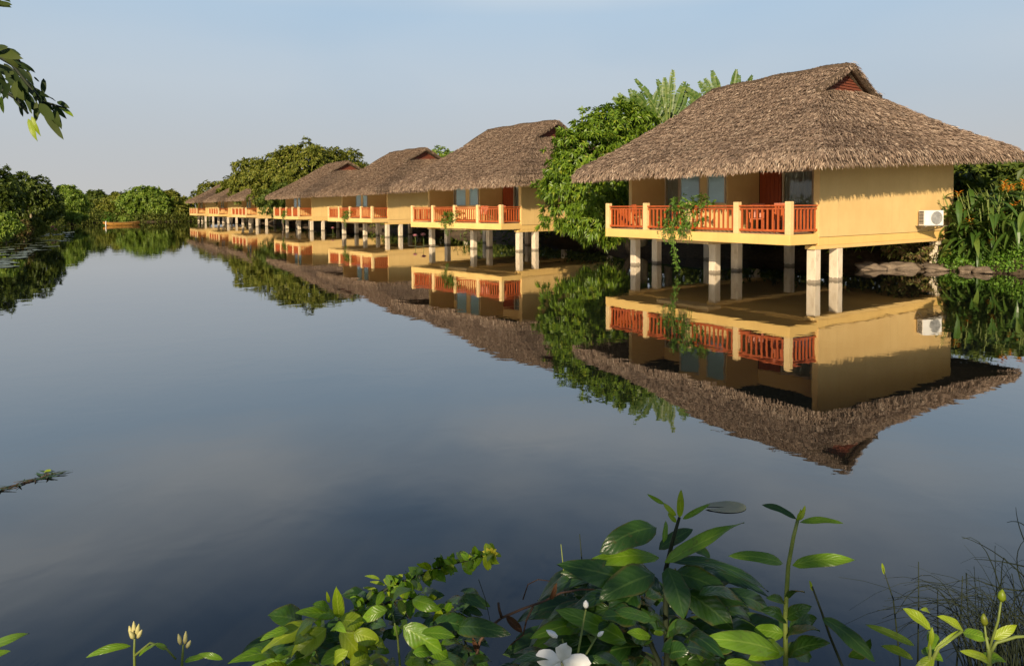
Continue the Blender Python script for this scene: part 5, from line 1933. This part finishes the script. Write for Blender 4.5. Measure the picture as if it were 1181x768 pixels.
# --- small budding plants at the lower left
rt = rooted('budding_plant', 'small plant with a cluster of cream buds and one arched leaf, lower left', 'plant', 140, 1.5)
m, s, b_ = MB(), MB(), MB()
Y = 1.5
L_(m, rt, 137, 756, 84, 770, 13, Y, Y - .03, (0, -.8, 1), .25)
L_(m, rt, 146, 768, 170, 752, 6, Y, Y, (0, -.8, 1), .2)
stem_px(s, rt, [(141, 790), (141, 762), (142, 744)], Y, .005, .002)
stem_px(s, rt, [(141, 768), (160, 752), (178, 758), (190, 772)], Y, .003, .002, False)
for (x, y, h_, t_) in ((139.5, 744, 13, -.3), (142, 742, 16, -.05), (144.5, 743, 14, .2), (145.5, 746, 11, .5), (141, 747, 10, -.5)):
    bud('bud', rt, x, y, h_, 5.5, Y + random.uniform(-.01, .01), t_)
m.build('leaves', M['leaf_mid'], rt, smooth=True)
s.build('stems', M['stem'], rt, smooth=True)
rt = rooted('budding_plant', 'second small budding plant, its taller pair of buds right of the first', 'plant', 200, 1.5)
m, s, b_ = MB(), MB(), MB()
stem_px(s, rt, [(196, 790), (198, 765), (199, 754)], Y, .005, .002)
for (x, y, h_, t_) in ((196, 754, 13, -.2), (201, 753, 15, .1), (203, 758, 10, .5)):
    bud('bud', rt, x, y, h_, 5, Y, t_)
L_(m, rt, 245, 772, 216, 766, 10, Y, Y, (0, -.8, 1), .25)
L_(m, rt, 180, 760, 165, 753, 8, Y, Y, (0, -.8, 1), .2)
L_(m, rt, 200, 775, 232, 768, 10, Y, Y, (0, -.8, 1), .2)
m.build('leaves', M['leaf_mid'], rt, smooth=True)
s.build('stems', M['stem'], rt, smooth=True)
rt = rooted('corner_plant', 'green leaf tip poking in at the lower left corner', 'plant', -20, 1.5)
m, s = MB(), MB()
L_(m, rt, -40, 766, 18, 741, 18, Y, Y - .02, (0, -.8, 1), .15)
L_(m, rt, -40, 775, -5, 762, 14, Y, Y - .02, (0, -.8, 1), .15)
stem_px(s, rt, [(-40, 790), (-40, 768)], Y, .005, .002)
m.build('leaves', M['leaf_mid'], rt, smooth=True)
s.build('stems', M['stem'], rt, smooth=True)

# ------------------------------------------------------------------ light
SUN_D = Vector((-0.277, -0.961, 0)).normalized()
EL = R(25.0)
to_sun = Vector((SUN_D.x * math.cos(EL), SUN_D.y * math.cos(EL), math.sin(EL)))
sd = bpy.data.lights.new('sun', 'SUN')
sd.energy = 5.0
sd.angle = R(0.5)
sd.color = (1.0, 0.83, 0.60)
so = bpy.data.objects.new('sun', sd)
col.objects.link(so)
so.rotation_euler = to_sun.to_track_quat('Z', 'Y').to_euler()

world = bpy.data.worlds.new('World')
scene.world = world
world.use_nodes = True
nt = world.node_tree
bg = nt.nodes['Background']
sky = nt.nodes.new('ShaderNodeTexSky')
sky.sky_type = 'NISHITA'
sky.sun_disc = False
sky.sun_elevation = EL
sky.sun_rotation = math.atan2(SUN_D.x, SUN_D.y)
sky.air_density = 1.0
sky.dust_density = 1.2
sky.ozone_density = 1.0
# hazy lower sky and thin cloud veils
tc = nt.nodes.new('ShaderNodeTexCoord')
sp = nt.nodes.new('ShaderNodeSeparateXYZ')
nt.links.new(tc.outputs['Generated'], sp.inputs[0])
def band_z(stops):
    return ramp(nt, [(p, (v, v, v)) for p, v in stops], sp.outputs[2])


mp = nt.nodes.new('ShaderNodeMapping')
mp.inputs['Scale'].default_value = (1.0, 1.0, 2.6)
mp.inputs['Rotation'].default_value = (0, R(18), R(25))
nt.links.new(tc.outputs['Generated'], mp.inputs['Vector'])
cn = nt.nodes.new('ShaderNodeTexNoise')
cn.inputs['Scale'].default_value = 1.9
cn.inputs['Detail'].default_value = 4
cn.inputs['Roughness'].default_value = 0.45
nt.links.new(mp.outputs['Vector'], cn.inputs['Vector'])
deep = mix_rgb(nt, band_z([(0.36, 0.0), (0.52, 0.55), (0.8, 0.55), (1.0, 0.2)]), sky.outputs[0], (1.0, 1.6, 2.7))
pale = mix_rgb(nt, band_z([(0.0, 1.0), (0.30, 0.92), (0.42, 0.35), (0.55, 0.0)]), deep, (4.15, 5.6, 7.1))
veil = ramp(nt, [(0.36, (0, 0, 0)), (0.60, (.85, .85, .85))], cn.outputs['Fac'])
deck = math_node(nt, 'MULTIPLY', veil, band_z([(0.06, 0.05), (0.17, 0.30), (0.25, 0.16), (0.275, 0.16), (0.33, 0.85), (0.40, 0.75), (0.50, 0.0)]))
c1 = mix_rgb(nt, deck, pale, (7.2, 7.5, 7.7))
c2 = mix_rgb(nt, band_z([(0.0, 0.95), (0.08, 0.72), (0.17, 0.34), (0.27, 0.0)]), c1, (5.35, 5.2, 5.0))
nt.links.new(c2, bg.inputs['Color'])
bg.inputs['Strength'].default_value = 0.082

scene.view_settings.view_transform = 'Standard'
scene.view_settings.look = 'None'
scene.view_settings.exposure = 0.32
scene.view_settings.gamma = 1.0
scene.render.engine = 'CYCLES'
cy = scene.cycles
cy.use_denoising = True
try:
    cy.denoiser = 'OPENIMAGEDENOISE'
except Exception:
    pass
cy.max_bounces = 7
cy.diffuse_bounces = 3
cy.glossy_bounces = 4
cy.transmission_bounces = 4
cy.transparent_max_bounces = 8
cy.caustics_reflective = True
cy.caustics_refractive = False
cy.blur_glossy = 0.35
cy.sample_clamp_indirect = 6.0
